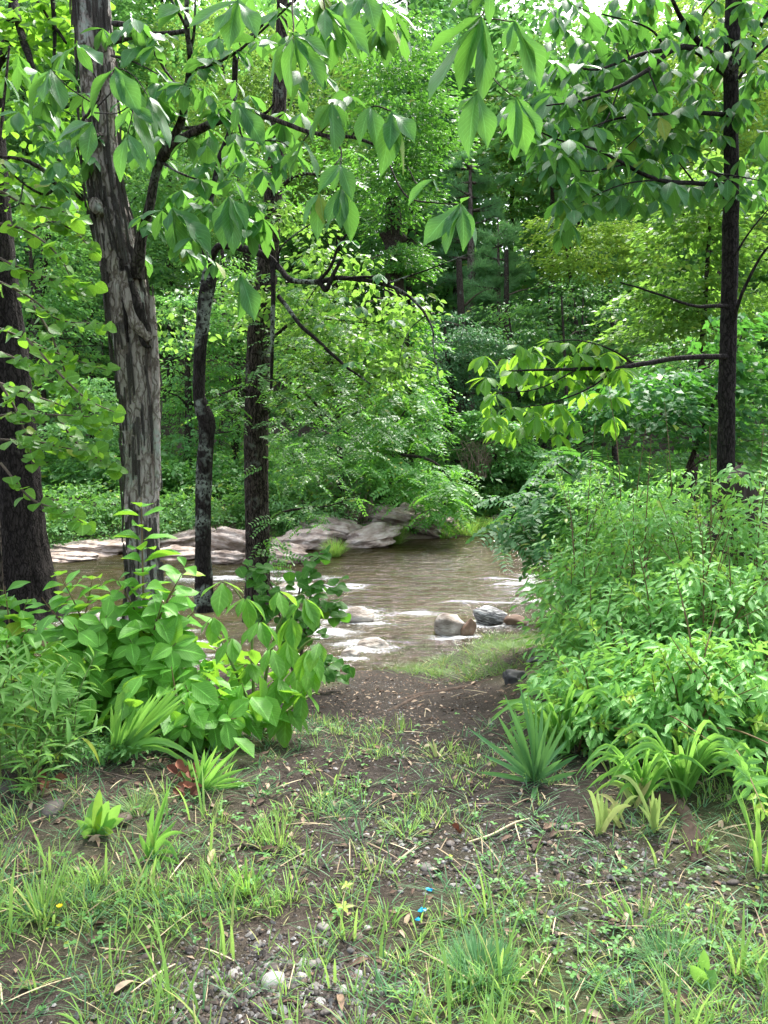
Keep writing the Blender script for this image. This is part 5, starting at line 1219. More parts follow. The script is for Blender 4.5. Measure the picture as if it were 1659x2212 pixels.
b0 = P(440, 1280, 7.4)
ck = Thing('crooked_tree', 'thin crooked black trunk with pale green lichen and a kink halfway up', 'tree', tuple(b0))
YC = 7.4
rows = [(441, 1320, YC, 44), (440, 1250, YC, 37), (438, 1180, YC, 33), (439, 1100, YC, 33), (441, 1020, YC, 34), (446, 945, YC, 32), (447, 912, YC, 35), (436, 880, YC, 31), (430, 850, YC, 25), (431, 780, YC, 26), (438, 700, YC, 28), (448, 620, YC, 33), (453, 590, YC, 30), (446, 560, YC, 17), (442, 530, YC, 14), (446, 480, 7.3, 12), (440, 400, 7.2, 9)]
acc = Acc(); acc.add(*tube(smooth_path(px_path(rows, 8, 0.004), 3), 36, lambda a, L, r: r * (0.06 * noise3(np.cos(a) * 6, np.sin(a) * 6, L * 16) + 0.12 * noise3(np.cos(a) * 3, np.sin(a) * 3, L * 4) + 0.10 * noise3(np.cos(a) * 1, np.sin(a) * 1, L * 5))))
ck.part('trunk', acc, M['bark_black'])
CB = []
for j, (rw, tw) in enumerate([
    ([(450, 585, 7.4, 16), (462, 545, 7.3, 15), (480, 530, 7.2, 14), (530, 538, 7.1, 16), (575, 552, 7.0, 16), (600, 575, 7.0, 13), (630, 605, 6.9, 12), (690, 608, 6.8, 11), (740, 600, 6.7, 10), (830, 615, 6.5, 8), (890, 645, 6.4, 6), (930, 700, 6.3, 5), (938, 760, 6.3, 3), (950, 830, 6.3, 2)],
     [[(690, 606, 6.8, 8), (715, 575, 6.7, 7), (735, 525, 6.6, 6), (765, 490, 6.5, 4)], [(690, 610, 6.8, 12), (705, 625, 6.75, 12), (722, 590, 6.7, 9), (738, 560, 6.65, 6)], [(588, 560, 7, 12), (590, 640, 6.95, 11), (588, 740, 6.95, 9), (586, 840, 7, 6)], [(600, 580, 7, 5), (610, 530, 6.9, 4), (690, 470, 6.7, 3)], [(830, 615, 6.5, 5), (930, 580, 6.3, 3), (1020, 545, 6.1, 2)], [(730, 602, 6.7, 6), (820, 600, 6.5, 5), (830, 640, 6.4, 3)], [(920, 680, 6.3, 3), (880, 720, 6.3, 2), (860, 790, 6.3, 1.5)], [(935, 740, 6.3, 2), (990, 735, 6.2, 1.5), (1005, 690, 6.2, 1)]]),
    ([(602, 640, 6.95, 10), (640, 690, 6.8, 9), (690, 740, 6.7, 8), (745, 790, 6.6, 6), (800, 830, 6.5, 3)], []),
    ([(505, 210, 7.2, 13), (508, 150, 7.1, 12), (512, 100, 7.0, 12), (540, 80, 6.9, 9), (580, 40, 6.8, 7), (640, 0, 6.7, 5)], [[(510, 130, 7, 6), (525, 110, 7, 5), (545, 90, 6.9, 4)]]),
    ([(446, 480, 7.3, 11), (470, 360, 7.25, 12), (500, 270, 7.2, 12), (506, 200, 7.2, 12)], []),
]):
    o, _ = branch(ck, rw, M['bark_black'], seed=80 + j, twigs=tw); CB.append(o)
r_ = np.random.default_rng(66)
for px, py, k in [(720, 470, 0), (760, 520, 0), (820, 590, 0), (900, 640, 0), (650, 560, 0), (700, 700, 1), (760, 780, 1), (800, 740, 0), (780, 660, 0), (850, 690, 0), (880, 760, 0), (740, 640, 0)]:
    whorl(ck, CB[k], 'slim', P(px, py, 6.5), r_.uniform(.11, .15), 5, (r_.normal() * .5, -1, 0), 3.5, r_, (.2, 1.2))

acc = Acc()
for j, q in enumerate([(620, 630, 7.6, 60, 50, 26), (700, 690, 7.4, 70, 50, 30), (800, 740, 7.2, 80, 50, 34), (860, 660, 7.0, 60, 40, 22), (760, 590, 7.2, 80, 40, 26), (680, 540, 7.5, 60, 40, 18), (850, 800, 7.2, 50, 50, 20), (560, 690, 8.6, 40, 60, 18), (620, 470, 8, 70, 50, 20), (400, 700, 8.5, 40, 70, 14), (520, 640, 7.9, 40, 60, 12)]):
    sprays(acc, P(q[0], q[1], q[2]), (PX(q[3], q[2]), .5, PX(q[4], q[2])), q[5], 11, .20, .075, None, leaf_tmpl(BROAD, 4, 2, .15, .2), 1600 + j, .1, .1, .3)
ck.part('foliage', acc, M['maple'], kind='stuff').color = (.8, .95, 1, 1)

b0 = P(556, 1290, 8.2)
fr_ = Thing('furrowed_tree', 'straight dark furrowed trunk with feathery green sprays between the crooked trunk and the pool', 'tree', tuple(b0))
YF = 8.2
rows = [(556, 1340, YF, 60), (557, 1260, YF, 48), (556, 1160, YF, 46), (554, 1050, YF, 46), (553, 930, YF, 46), (557, 800, YF, 46), (564, 690, YF, 45), (574, 610, YF, 42), (584, 500, YF, 36), (596, 350, YF, 30), (606, 150, YF, 24), (612, -100, YF, 18)]
acc = Acc(); acc.add(*tube(smooth_path(px_path(rows, 12, 0.006, 9), 3), 48, lambda a, L, r: r * (0.05 * noise3(np.cos(a) * 9, np.sin(a) * 9, L * 9) + 0.15 * (1 - np.abs(noise3(np.cos(a) * 5, np.sin(a) * 5, L * 3)) * 2.3) + 0.05 * noise3(np.cos(a), np.sin(a), L * 2))))
fr_.part('trunk', acc, M['bark_brown'])
FBm = []
for j, (rw, tw) in enumerate([
    ([(562, 900, 8.2, 12), (610, 868, 8.0, 10), (655, 850, 7.8, 8), (690, 880, 7.7, 6), (740, 930, 7.6, 4), (800, 960, 7.5, 2)], [[(655, 850, 7.8, 5), (720, 830, 7.7, 3), (790, 830, 7.6, 2)], [(640, 855, 7.8, 4), (680, 890, 7.7, 3), (705, 920, 7.6, 2)]]),
    ([(570, 1135, 8.1, 8), (600, 1110, 7.9, 6), (650, 1098, 7.8, 5), (720, 1090, 7.6, 3), (780, 1065, 7.5, 2)], []),
    ([(566, 760, 8.2, 9), (600, 720, 7.9, 7), (650, 690, 7.7, 5), (720, 690, 7.5, 3), (800, 700, 7.4, 2)], [[(640, 695, 7.7, 4), (670, 640, 7.5, 3), (700, 600, 7.4, 2)]]),
    ([(560, 870, 8.2, 8), (520, 840, 8.1, 6), (480, 850, 8.0, 3)], []),
    ([(590, 420, 8.2, 10), (640, 380, 8.0, 8), (700, 380, 7.8, 5), (760, 400, 7.6, 3)], [[(640, 380, 8, 5), (620, 330, 7.9, 3), (560, 300, 7.8, 2)]]),
]):
    o, _ = branch(fr_, rw, M['bark_brown'], seed=100 + j, twigs=tw); FBm.append(o)
# feathery pinnate sprays: rows of small leaflets along both sides of a midrib
def pinnate(acc, base, d, L, ls, pairs, r, n=None):
    d = unit(d); n = unit(np.array([0, -.2, 1.0]) + r.normal(size=3) * .3 if n is None else n)
    s = unit(np.cross(d, n)); t = np.linspace(.12, 1, pairs)
    c = np.asarray(base) + d * (L * t)[:, None]; c[:, 2] -= 0.25 * L * t ** 2
    for sg in (-1, 1):
        dd = s * sg + d * 0.45 + r.normal(size=(pairs, 3)) * .12; dd[:, 2] -= 0.15
        field(KITE, c, dd, np.tile(n, (pairs, 1)) + r.normal(size=(pairs, 3)) * .15, ls * (1 - .35 * np.abs(t - .45)) * r.uniform(.85, 1.15, pairs), acc)
def feather_cloud(acc, px, py, Y, hw, hh, cnt, seed, L=(.16, .3), ls=.055, dY=.5, out=(0, -1)):
    r = np.random.default_rng(seed)
    for j in range(cnt):
        u, v = r.uniform(-1, 1), r.uniform(-1, 1)
        p = P(px + u * hw, py + v * hh, Y + r.normal() * dY)
        a = r.uniform(0, 6.28); d = np.array([math.cos(a) + out[0], math.sin(a) + out[1] * .7, r.uniform(-.6, .1)])
        pinnate(acc, p, d, r.uniform(*L), ls, 8, r)
acc = Acc()
for j, q in enumerate([(650, 760, 7.7, 90, 70, 60), (720, 850, 7.6, 100, 60, 70), (650, 900, 7.7, 80, 60, 60), (770, 940, 7.5, 80, 40, 40), (640, 990, 7.7, 60, 50, 34), (690, 1010, 7.6, 80, 40, 30), (600, 820, 7.9, 50, 60, 36), (720, 690, 7.5, 90, 40, 44), (660, 620, 7.6, 70, 40, 34), (640, 1110, 7.8, 70, 24, 18), (740, 1080, 7.6, 50, 16, 10),
                       (500, 860, 8.0, 40, 40, 20), (680, 380, 7.9, 90, 60, 44), (540, 350, 8.0, 50, 60, 30), (590, 450, 8.1, 70, 60, 30), (590, 1190, 8.0, 40, 40, 20), (610, 930, 7.8, 60, 90, 40), (810, 880, 7.4, 70, 60, 40), (740, 780, 7.5, 80, 60, 44)]):
    feather_cloud(acc, *q, 700 + j)
c = fr_.part('crown', acc, M['feather'], kind='stuff')

# ---- feathery bough that leans out over the pool from the far bank
x0 = P(850, 1060, 24.5)[0]
lo = Thing('locust_tree', 'feathery bright green bough arching down over the rocks to the pool', 'tree', (x0, 24.5, H(x0, 24.5)))
acc = Acc(); acc.add(*tube(smooth_path([[x0, 24.5, H(x0, 24.5) - .2, .10], [*P(845, 1000, 24), .08], [*P(880, 985, 23), .06], [*P(940, 1000, 22), .04], [*P(990, 1060, 21.5), .015]], 7), 7))
acc.add(*tube(smooth_path([[*P(845, 1000, 24), .06], [*P(850, 930, 23.5), .05], [*P(880, 880, 23), .02]], 5), 6))
lo.part('trunk', acc, M['bark_brown'])
acc = Acc()
for j, q in enumerate([(920, 1040, 22, 80, 40, 120), (960, 1075, 21.5, 50, 40, 70), (860, 1010, 22.5, 70, 30, 80), (880, 900, 23, 70, 70, 120), (940, 1110, 21.5, 16, 24, 16), (830, 960, 23, 60, 50, 70)]):
    feather_cloud(acc, *q, 800 + j, (.45, .9), .17, .8)
cr = lo.part('crown', acc, M['feather'], kind='stuff'); cr.color = (1.35, 1.3, 1.1, 1)
# drooping dark sprays at the right edge of the pool
b0 = G(1270, 1350)
wd = Thing('ash_sapling', 'leaning sapling with dark drooping leaflets hanging over the right of the pool', 'tree', tuple(b0))
acc = Acc()
for rw in ([(1300, 1330, 8.4, 16), (1270, 1180, 8.2, 12), (1210, 1080, 8.0, 9), (1130, 1090, 7.7, 6), (1090, 1150, 7.6, 3)], [(1270, 1180, 8.2, 8), (1260, 1060, 8.1, 6), (1200, 1000, 7.9, 3)], [(1210, 1080, 8, 6), (1180, 1110, 7.9, 4), (1190, 1180, 7.8, 2)]): acc.add(*tube(px_path(rw, 6, 0.01), 6))
wd.part('trunk', acc, M['bark_brown'])
acc = Acc()
for j, q in enumerate([(1140, 1110, 7.8, 60, 40, 40), (1105, 1150, 7.7, 36, 26, 20), (1190, 1070, 7.9, 60, 50, 50), (1185, 1165, 7.8, 24, 20, 10), (1230, 1010, 8.0, 70, 40, 40), (1260, 1120, 8.2, 60, 80, 50)]):
    feather_cloud(acc, *q, 840 + j, (.25, .42), .105, .3)
cr = wd.part('crown', acc, M['hick_dark'], kind='stuff')

# ---- round leaved sapling by the broad dark trunk
b0 = G(20, 1480); b0[1] = 5.0; b0[0] = P(10, 1400, 5.0)[0]; b0[2] = H(b0[0], 5.0)
rd = Thing('redbud_sapling', 'sapling with round yellow green leaves on level twigs in front of the broad dark trunk', 'tree', tuple(b0))
acc = Acc(); acc.add(*tube(smooth_path([[*b0, .022], [*P(-12, 1000, 5.0), .018], [*P(-25, 600, 5.1), .015], [*P(20, 100, 5.5), .008]], 7), 7)); rd.part('trunk', acc, M['bark_brown'])
r_ = np.random.default_rng(91)
for j, rw in enumerate([
    [(-25, 600), (60, 640), (130, 690), (225, 700)], [(-25, 700), (60, 735), (140, 770), (230, 800)], [(-12, 900), (40, 893), (120, 896), (225, 902)], [(0, 830), (30, 880), (60, 950), (70, 1000)], [(120, 896), (160, 950), (200, 985), (250, 1015)], [(-22, 480), (60, 500), (130, 560), (170, 640)],
    [(-12, 950), (80, 955), (150, 970), (215, 975)], [(60, 640), (115, 735), (150, 830), (180, 900)], [(60, 735), (150, 830), (200, 870), (245, 890)], [(-20, 400), (50, 440), (110, 450), (170, 470)], [(-20, 820), (60, 850), (140, 880), (220, 930)], [(-20, 550), (70, 590), (150, 620), (200, 610)], [(0, 760), (60, 790), (120, 830), (160, 840)],
    [(60, 500), (110, 480), (160, 500), (200, 540)], [(0, 1000), (70, 1080), (130, 1100), (180, 1130)]]):
    Y0 = 5.1 + 0.25 * math.sin(j * 2.1)
    o, pp = branch(rd, [(a, b_, Y0 - .05 * i, w) for i, ((a, b_), w) in enumerate(zip(rw, (6, 5, 3.5, 2)))], M['twig'], seed=120 + j, nseg=5, name='twig')
    L = len(pp)
    for i in range(2, L, 1):
        if r_.uniform() < .08: continue
        for sg in ((-1, 1) if r_.uniform() < .8 else ((-1) ** i,)):
            d = np.array([r_.normal() * .5 + .35, -.35 * abs(sg) + sg * .75, -.35 + r_.normal() * .3])
            d = unit(d); s = r_.uniform(.075, .12)
            lf(rd, o, 'round', pp[i, :3], pp[i, :3] + d * s, np.array([r_.normal() * .4, -.9, .75 + r_.normal() * .3]), 1.0, r_)
acc = Acc()
for j, q in enumerate([(60, 280, 7.4, 80, 120, 30), (150, 60, 7.4, 90, 70, 30), (30, 100, 7.2, 60, 90, 26), (180, 260, 7.6, 40, 90, 16), (110, 430, 7.4, 70, 60, 22)]):
    sprays(acc, P(q[0], q[1], q[2]), (PX(q[3], q[2]), .35, PX(q[4], q[2])), q[5], 9, .24, .10, None, leaf_tmpl(HEART, 4, 2, .08, .15), 860 + j, .1)
cr = dk.part('foliage', acc, M['round'], kind='stuff')

# ================================================================== SHRUBS AND PLANTS ON THE NEAR BANK
def bush(name, label, base, stems, kind, tipkind=None, ls=.1, gap=.05, mat='stem', seed=0, start=.25, cat='shrub', group=None, pair=2, tipn=2, lift=.25, sr=.006, ldroop=.3, filler=None, fcol=(1, 1, 1), ftm=None):
    """stems: (tip point, lean point) pairs in world coordinates; leaves in crossed pairs on every stem."""
    r = np.random.default_rng(seed)
    base = np.asarray(base, float)
    t = Thing(name, label, cat, tuple(base), group)
    total = 0
    for si, tip in enumerate(stems):
        tip = np.asarray(tip, float)
        b = base + np.array([r.normal() * .05, r.normal() * .05, -.02])
        mid = b * .5 + tip * .5 + np.array([(b[0] - tip[0]) * .18, (b[1] - tip[1]) * .18, .12 * np.linalg.norm(tip - b)])
        pth = smooth_path([[*b, sr * 1.5], [*mid, sr], [*tip, sr * .35]], 12)
        acc = Acc(); acc.add(*tube(pth, 5))
        st = t.part('stem', acc, M[mat])
        Ls = np.concatenate([[0], np.cumsum(np.linalg.norm(np.diff(pth[:, :3], axis=0), axis=1))])
        s = Ls[-1] * start; k = 0
        ph = r.uniform(0, 3)
        while s < Ls[-1]:
            c = np.array([np.interp(s, Ls, pth[:, q]) for q in range(3)])
            i = min(np.searchsorted(Ls, s), len(pth) - 1); tv = unit(pth[i, :3] - pth[max(i - 1, 0), :3])
            f = s / Ls[-1]
            e1 = unit(np.cross(tv, [.3, .9, .1])); e2 = np.cross(tv, e1)
            istip = tipkind is not None and f > 1 - tipn * gap / Ls[-1] and si % 2 == 0
            for q in range(pair):
                a = ph + k * 1.57 + q * 2 * math.pi / pair + r.normal() * .2
                o = e1 * math.cos(a) + e2 * math.sin(a)
                d = o + tv * (lift + (.9 if istip else 0)) + np.array([0, 0, -ldroop * r.uniform(0, 1)])
                d = unit(d)
                L = ls * r.uniform(.75, 1.2) * (1 - .45 * max(0, f - .75) / .25)
                n = tv + np.array([0, -.25, .7]) + r.normal(size=3) * .2
                if total < 290:
                    lf(t, st, tipkind if istip else kind, c + d * .004, c + d * L, n, 1.0, r); total += 1
            s += gap * r.uniform(.8, 1.2) * (1 - .35 * f); k += 1
    if filler:
        acc = Acc()
        for (c, rad, ns, kl, l2) in filler:
            sprays(acc, c, rad, ns, kl, l2 * 2.2, l2, None, ftm or leaf_tmpl(BROAD if kind == 'spice' else ELLI, 4, 2, .2, .15), seed * 7 + ns, .2, .15, .2)
        o = t.part('foliage', acc, M[{'privet': 'privet', 'spice': 'spice', 'herb': 'herb', 'round': 'round'}.get(kind, 'privet')], kind='stuff'); o.color = (*fcol, 1)
    return t

r_ = np.random.default_rng(200)
def thicket(label, px, Y, lo_py, top_py, halfw, n, seed, fill=70, ls=.078, tip='tip', name='privet_shrub'):
    r = np.random.default_rng(seed)
    if lo_py > 1600: Y = min(Y, G(px, lo_py - 10)[1] + .1)
    x = P(px, 1500, Y)[0]; z = H(x, Y)
    zt = P(px, top_py, Y)[2]
    stems = []
    for i in range(n):
        u = (i + .5) / n * 2 - 1
        hh = (zt - z) * (1 - .28 * abs(u) ** 1.5) * r.uniform(.74, 1.08) * (1.22 if i % 4 == 1 else 1)
        fy = r.normal() * .3 - (.25 if i % 3 == 0 else 0)
        stems.append((x + u * PX(halfw, Y) + r.normal() * .06, Y + fy, z + max(.25, hh * (.6 if i % 3 == 0 else 1))))
    H_ = zt - z; w = PX(halfw, Y)
    filler = [((x, Y + .15, z + H_ * .42), (w * 1.1, .45, H_ * .48), int(fill * 1.7), 14, ls * .95)] if fill else None
    return bush(name, label, (x, Y, z), stems, 'privet', tip, ls, .045, 'redstem', seed, .08, 'shrub', None, 2, 4, .5, .0045, .2, filler)
thicket('privet shrub nearest the yucca, low leafy corner of the thicket beside the path', 1270, 4.5, 1640, 1430, 90, 13, 1, 50)
thicket('privet shrub behind the arching lily leaves with lime green young tips', 1385, 4.35, 1660, 1390, 90, 13, 2, 60)
thicket('privet shrub with the tallest yellow green shoot at the front of the thicket', 1495, 4.25, 1680, 1330, 95, 13, 3, 70)
thicket('privet shrub cut by the picture edge at the front of the thicket', 1620, 4.2, 1680, 1350, 95, 13, 4, 70)
thicket('privet shrub over the waterside edge of the thicket below the drooping sapling', 1250, 5.4, 1500, 1130, 85, 13, 5, 70)
thicket('privet shrub with upright shoots in the middle of the thicket', 1365, 5.2, 1500, 1030, 95, 13, 6, 90)
thicket('tall privet shrub in front of the weathered stump', 1490, 5.1, 1500, 975, 100, 14, 7, 90)
thicket('tall privet shrub right of the weathered stump, cut by the picture edge', 1615, 5.1, 1500, 945, 95, 13, 8, 90)
thicket('privet shrub at the far waterside end of the thicket', 1250, 7.0, 1400, 985, 70, 12, 9, 90)
thicket('privet shrub with pale shoots on the skyline of the thicket below the low bough', 1340, 6.8, 1400, 925, 90, 13, 10, 110)
thicket('privet shrub on the skyline left of the weathered stump', 1455, 6.8, 1400, 945, 90, 13, 11, 110)

thicket('privet shrub filling the thicket above the yucca and the dark rock', 1290, 4.5, 1560, 1270, 85, 13, 12, 60)
thicket('privet shrub with lime tips in the middle of the thicket above the upright lily', 1410, 4.4, 1560, 1200, 90, 13, 13, 60)
thicket('privet shrub with long upright shoots above the front row of the thicket', 1530, 4.35, 1560, 1150, 90, 13, 14, 60)
thicket('privet shrub behind the tall lily at the picture edge', 1645, 4.35, 1560, 1160, 80, 12, 15, 60)

# ---- weathered stump in the thicket
sx = P(1590, 1050, 6.2); z0 = H(sx[0], 6.2)
t = Thing('stump', 'weathered grey brown stump standing in the thicket under the slender trunk', 'stump', (sx[0], 6.2, z0))
acc = Acc(); top = P(1570, 1048, 6.2)[2]
acc.add(*tube(smooth_path([[sx[0], 6.2, z0 - .1, .22], [sx[0], 6.2, (z0 + top) / 2, .22], [sx[0] + .02, 6.2, top - .03, .21], [sx[0] + .02, 6.2, top, .17], [sx[0] + .02, 6.2, top + .005, .01]], 8), 40, lambda a, L, r: r * (.22 * noise3(np.cos(a) * 5, np.sin(a) * 5, L * .4) + .1 * noise3(np.cos(a) * 2, np.sin(a) * 2, L))))
t.part('trunk', acc, M['deadwood'])

# ---- allspice shrubs with broad veined leaves
def spice(label, px, py, Y, tips, seed, ls=.20, fill=None):
    x = P(px, 1500, Y)[0]; b = (x, Y, H(x, Y))
    st = [P(a, b_, Y + dy) for a, b_, dy in tips]
    if px > 400: st += [P(a + 38 * math.sin(i * 2.2), b_ + 55 + 25 * math.cos(i * 1.7), Y + dy - .2) for i, (a, b_, dy) in enumerate(tips)]
    fx = sum(q[0] for q in tips) / len(tips)
    fill = [(P(fx, 1470, Y + .1), (PX(90, Y), .25, PX(80, Y)), 16, 8, .15)]
    return bush('allspice_shrub', label, b, st, 'spice', None, ls, .088, 'redstem', seed, .2, 'shrub', None, 2, 2, .45, .006, .2, fill)
spice('broad leaved shrub whose tall shoot climbs in front of the shaggy trunk', 320, 1560, 4.3, [(305, 1075, .1), (250, 1245, -.1), (400, 1225, -.1), (350, 1300, -.3), (430, 1310, 0), (280, 1380, -.35), (330, 1450, -.3), (380, 1390, -.4)], 31)
spice('broad leaved shrub between the shaggy trunk and the willowy herbs', 190, 1580, 4.2, [(130, 1240, 0), (200, 1250, .1), (90, 1290, -.1), (230, 1330, -.2), (160, 1350, -.3), (250, 1400, -.1), (200, 1440, -.3)], 32)
spice('broad leaved shrub at the picture edge behind the willowy herbs', 30, 1560, 4.4, [(10, 1265, 0), (60, 1290, .1), (-30, 1300, 0), (80, 1340, -.1), (20, 1370, -.2)], 33)
spice('low broad leaved shrub with a dark glossy hand of leaves above the iris fans', 440, 1600, 3.9, [(450, 1450, 0), (480, 1500, -.1), (430, 1540, -.1), (400, 1480, -.1), (370, 1440, 0)], 34, .14)

# ---- bright hickory sapling beside the path
b0 = G(560, 1600)
hs_ = Thing('hickory_sapling', 'bright green sapling with hanging hands of large leaves beside the path', 'sapling', tuple(b0))
r_ = np.random.default_rng(210)
YB = float(b0[1]) + .15
HS = []
for j, rw in enumerate([[(560, 1600), (545, 1450), (540, 1330), (500, 1260)], [(560, 1600), (580, 1430), (620, 1310), (660, 1280)], [(560, 1600), (600, 1470), (660, 1390), (690, 1380)], [(560, 1600), (520, 1480), (480, 1390), (450, 1350)], [(560, 1600), (620, 1540), (670, 1500), (690, 1500)]]):
    o, _ = branch(hs_, [(a, b_, YB + .1 * math.sin(j + i), w) for i, ((a, b_), w) in enumerate(zip(rw, (10, 7, 5, 3)))], M['stem'], seed=130 + j, name='stem'); HS.append(o)
for px, py, k in [(480, 1255, 0), (530, 1290, 0), (600, 1275, 1), (655, 1290, 1), (500, 1375, 3), (560, 1340, 0), (620, 1380, 1), (665, 1400, 2), (540, 1430, 3), (600, 1460, 2), (655, 1490, 2), (570, 1500, 4), (690, 1385, 2), (460, 1330, 3), (630, 1330, 1), (520, 1480, 3), (620, 1530, 4), (670, 1440, 2), (640, 1440, 2), (585, 1400, 0)]:
    whorl(hs_, HS[k], 'bright', P(px, py, YB - .15 + r_.normal() * .14), r_.uniform(.14, .19), 5, (r_.normal() * .6, -1, 0), 3.4, r_, (.35, 1.8))

# ---- heart leaved sapling at the water's edge
b0 = G(650, 1470); b0 = np.array([P(650, 1400, 6.6)[0], 6.6, H(P(650, 1400, 6.6)[0], 6.6)])
ht = Thing('heart_leaf_sapling', 'dark heart leaved sapling spreading over the water edge behind the bright sapling', 'sapling', tuple(b0))
for j, rw in enumerate([[(640, 1500), (640, 1330), (660, 1230), (690, 1205)], [(640, 1500), (660, 1370), (700, 1320), (725, 1310)], [(640, 1500), (610, 1330), (570, 1240), (530, 1220)], [(640, 1500), (680, 1440), (715, 1440), (730, 1450)], [(640, 1500), (620, 1380), (590, 1300), (560, 1290)], [(640, 1500), (660, 1340), (680, 1270), (720, 1270)]]):
    o, pp = branch(ht, [(a, b_, 6.6 - .06 * i, w) for i, ((a, b_), w) in enumerate(zip(rw, (7, 5, 4, 2)))], M['twig'], seed=140 + j, name='stem', nseg=5)
    for i in range(5, len(pp)):
        for q in range(3):
            d = unit(np.array([r_.normal() * .8 + .2, r_.normal() * .7 - .3, -.2 + r_.normal() * .3])); s = r_.uniform(.09, .14)
            b = pp[i, :3] + np.array([r_.normal() * .06, r_.normal() * .08, r_.normal() * .04])
            lf(ht, o, 'round', b, b + d * s, np.array([r_.normal() * .3, -.4, 1.0]), 1.0, r_).color = (.55, .75, .8, 1)

# ---- willowy herbs at the picture edge
for j, (px, py, n, top, lab) in enumerate([(15, 1650, 9, 1370, 'clump of tall willowy herbs at the picture edge'), (85, 1640, 9, 1380, 'clump of tall willowy herbs beside the broad leaved shrub'), (150, 1620, 8, 1420, 'shorter clump of willowy herbs beside the iris fan'), (60, 1690, 6, 1540, 'low yellowing willowy herbs at the front of the clump')]):
    b = G(px, py + 30); r = np.random.default_rng(400 + j)
    st = [np.array([b[0] + r.normal() * .16, b[1] + r.normal() * .12 - .05, P(px, top, b[1])[2] - r.uniform(0, .22)]) for _ in range(n)]
    bush('willow_herb', lab, b, st, 'herb', None, .12, .034, 'stem', 410 + j, .18, 'plant', None, 1, 0, .75, .003, .35)
acc = Acc(); r = np.random.default_rng(5)
for j in range(240):
    g = G(r.uniform(-20, 330), r.uniform(1560, 1660))
    sprays(acc, g + [0, 0, .07], (.05, .05, .05), 2, 9, .05, .035, None, leaf_tmpl(ELLI, 4, 2, .2, .1), j)
tag(link('low_weeds', acc.mesh('low_weeds', M['clover'])), kind='stuff')

# ---- sword leaved plants
def swords(name, label, base_px, Y, tips, mat, wpx, seed, cat='plant', bow=.12, wd=None, rep=1):
    r = np.random.default_rng(seed)
    if Y is None: g = G(*base_px); Y = g[1]; b = g
    else: b = P(*base_px, Y)
    t = Thing(name, label, cat, tuple(b))
    tips = [q for i in range(rep) for q in ([tuple(v) for v in tips] if i == 0 else [(v[0] + r.normal() * 14, v[1] + abs(r.normal()) * 34, *v[2:]) for v in tips])]
    for tp_ in tips:
        tx, ty = tp_[:2]; dy = tp_[2] if len(tp_) > 2 else r.normal() * .06; bw = tp_[3] if len(tp_) > 3 else bow
        e = P(tx, ty, Y + dy); d = e - b; L = np.linalg.norm(d)
        s0 = b + np.array([r.normal() * .012, r.normal() * .012, -.01])
        ts = np.linspace(0, 1, 9)
        c = s0[None] + (e - s0)[None] * ts[:, None]
        c[:, 2] += bw * L * np.sin(ts * math.pi) * .9
        w = PX(wpx, Y) * .5 * np.interp(ts, [0, .12, .5, .8, 1], [.55, .8, 1, .7, .04]) * r.uniform(.8, 1.15)
        tv = unit(np.gradient(c, axis=0)); view = np.array([r.normal() * .5, -1, .35 + r.normal() * .2])
        s = unit(np.cross(tv, view)); nn = np.cross(s, tv)
        V = np.concatenate([c + s * w[:, None] + nn * (w * .35)[:, None], c, c - s * w[:, None] + nn * (w * .35)[:, None]])
        F = np.array([[q * 9 + i, q * 9 + i + 1, (q + 1) * 9 + i + 1, (q + 1) * 9 + i] for q in range(2) for i in range(8)])
        me = mesh_from('leaf', V - t.loc, F, M[mat], np.stack([np.repeat([0, .5, 1], 9), np.tile(ts, 3)], -1))
        link('leaf', me, t.o)
    return t
swords('yucca', 'stiff blue green yucca with sword leaves beside the path', (1160, 1690), None, [(1122, 1477), (1140, 1490), (1090, 1500), (1156, 1503), (1192, 1528), (1010, 1572), (1032, 1668), (1230, 1553), (1147, 1745, -.25), (1246, 1668), (1068, 1752, -.2), (1110, 1530), (1172, 1520), (1205, 1560), (1075, 1545), (1050, 1600), (1225, 1600), (1100, 1560, -.1), (1180, 1550, -.1), (1250, 1630, .1), (1040, 1630), (1135, 1520, -.1), (1215, 1640, -.15), (1085, 1600, .1)], 'yucca', 11, 1, bow=.03)
swords('iris_fan', 'leaning fan of long yellow green sword leaves under the broad leaved shrub', (245, 1645), None, [(405, 1468), (385, 1475), (368, 1480), (345, 1492), (330, 1500), (255, 1492), (262, 1530), (395, 1500), (310, 1520), (440, 1655, -.2, .25), (415, 1630, -.15, .2), (290, 1510), (380, 1520), (240, 1520), (350, 1540)], 'blade', 12, 2, bow=.02, rep=2)
swords('iris_fan', 'smaller green sword leaved fan right of the leaning one', (430, 1705), None, [(522, 1610), (508, 1622), (490, 1640), (470, 1610), (415, 1600), (405, 1640), (530, 1660), (545, 1690), (450, 1620), (480, 1625), (390, 1665), (510, 1680)], 'blade', 9, 3, bow=.05, rep=2)
swords('iris_fan', 'pale yellow green sword leaved plant with bent outer leaves in front of the dead leaves', (325, 1850), None, [(370, 1690), (362, 1705), (345, 1740), (332, 1735), (382, 1772), (300, 1800), (388, 1868, -.1, .5), (405, 1884, -.1, .12), (278, 1885, -.1, .1), (300, 1950, -.3, .05), (400, 1800, 0, .25), (350, 1900, -.15, .1), (380, 1845, -.05, .15), (315, 1770)], 'blade', 11, 4, bow=.02)
swords('plantain_rosette', 'low rosette of broad green spoon leaves beside the flat grey stone', (215, 1800), None, [(215, 1705), (235, 1730), (262, 1738), (268, 1768), (245, 1798, -.1), (185, 1765), (165, 1772), (200, 1730), (175, 1800, -.1), (230, 1760)], 'herb', 24, 5, bow=.1)
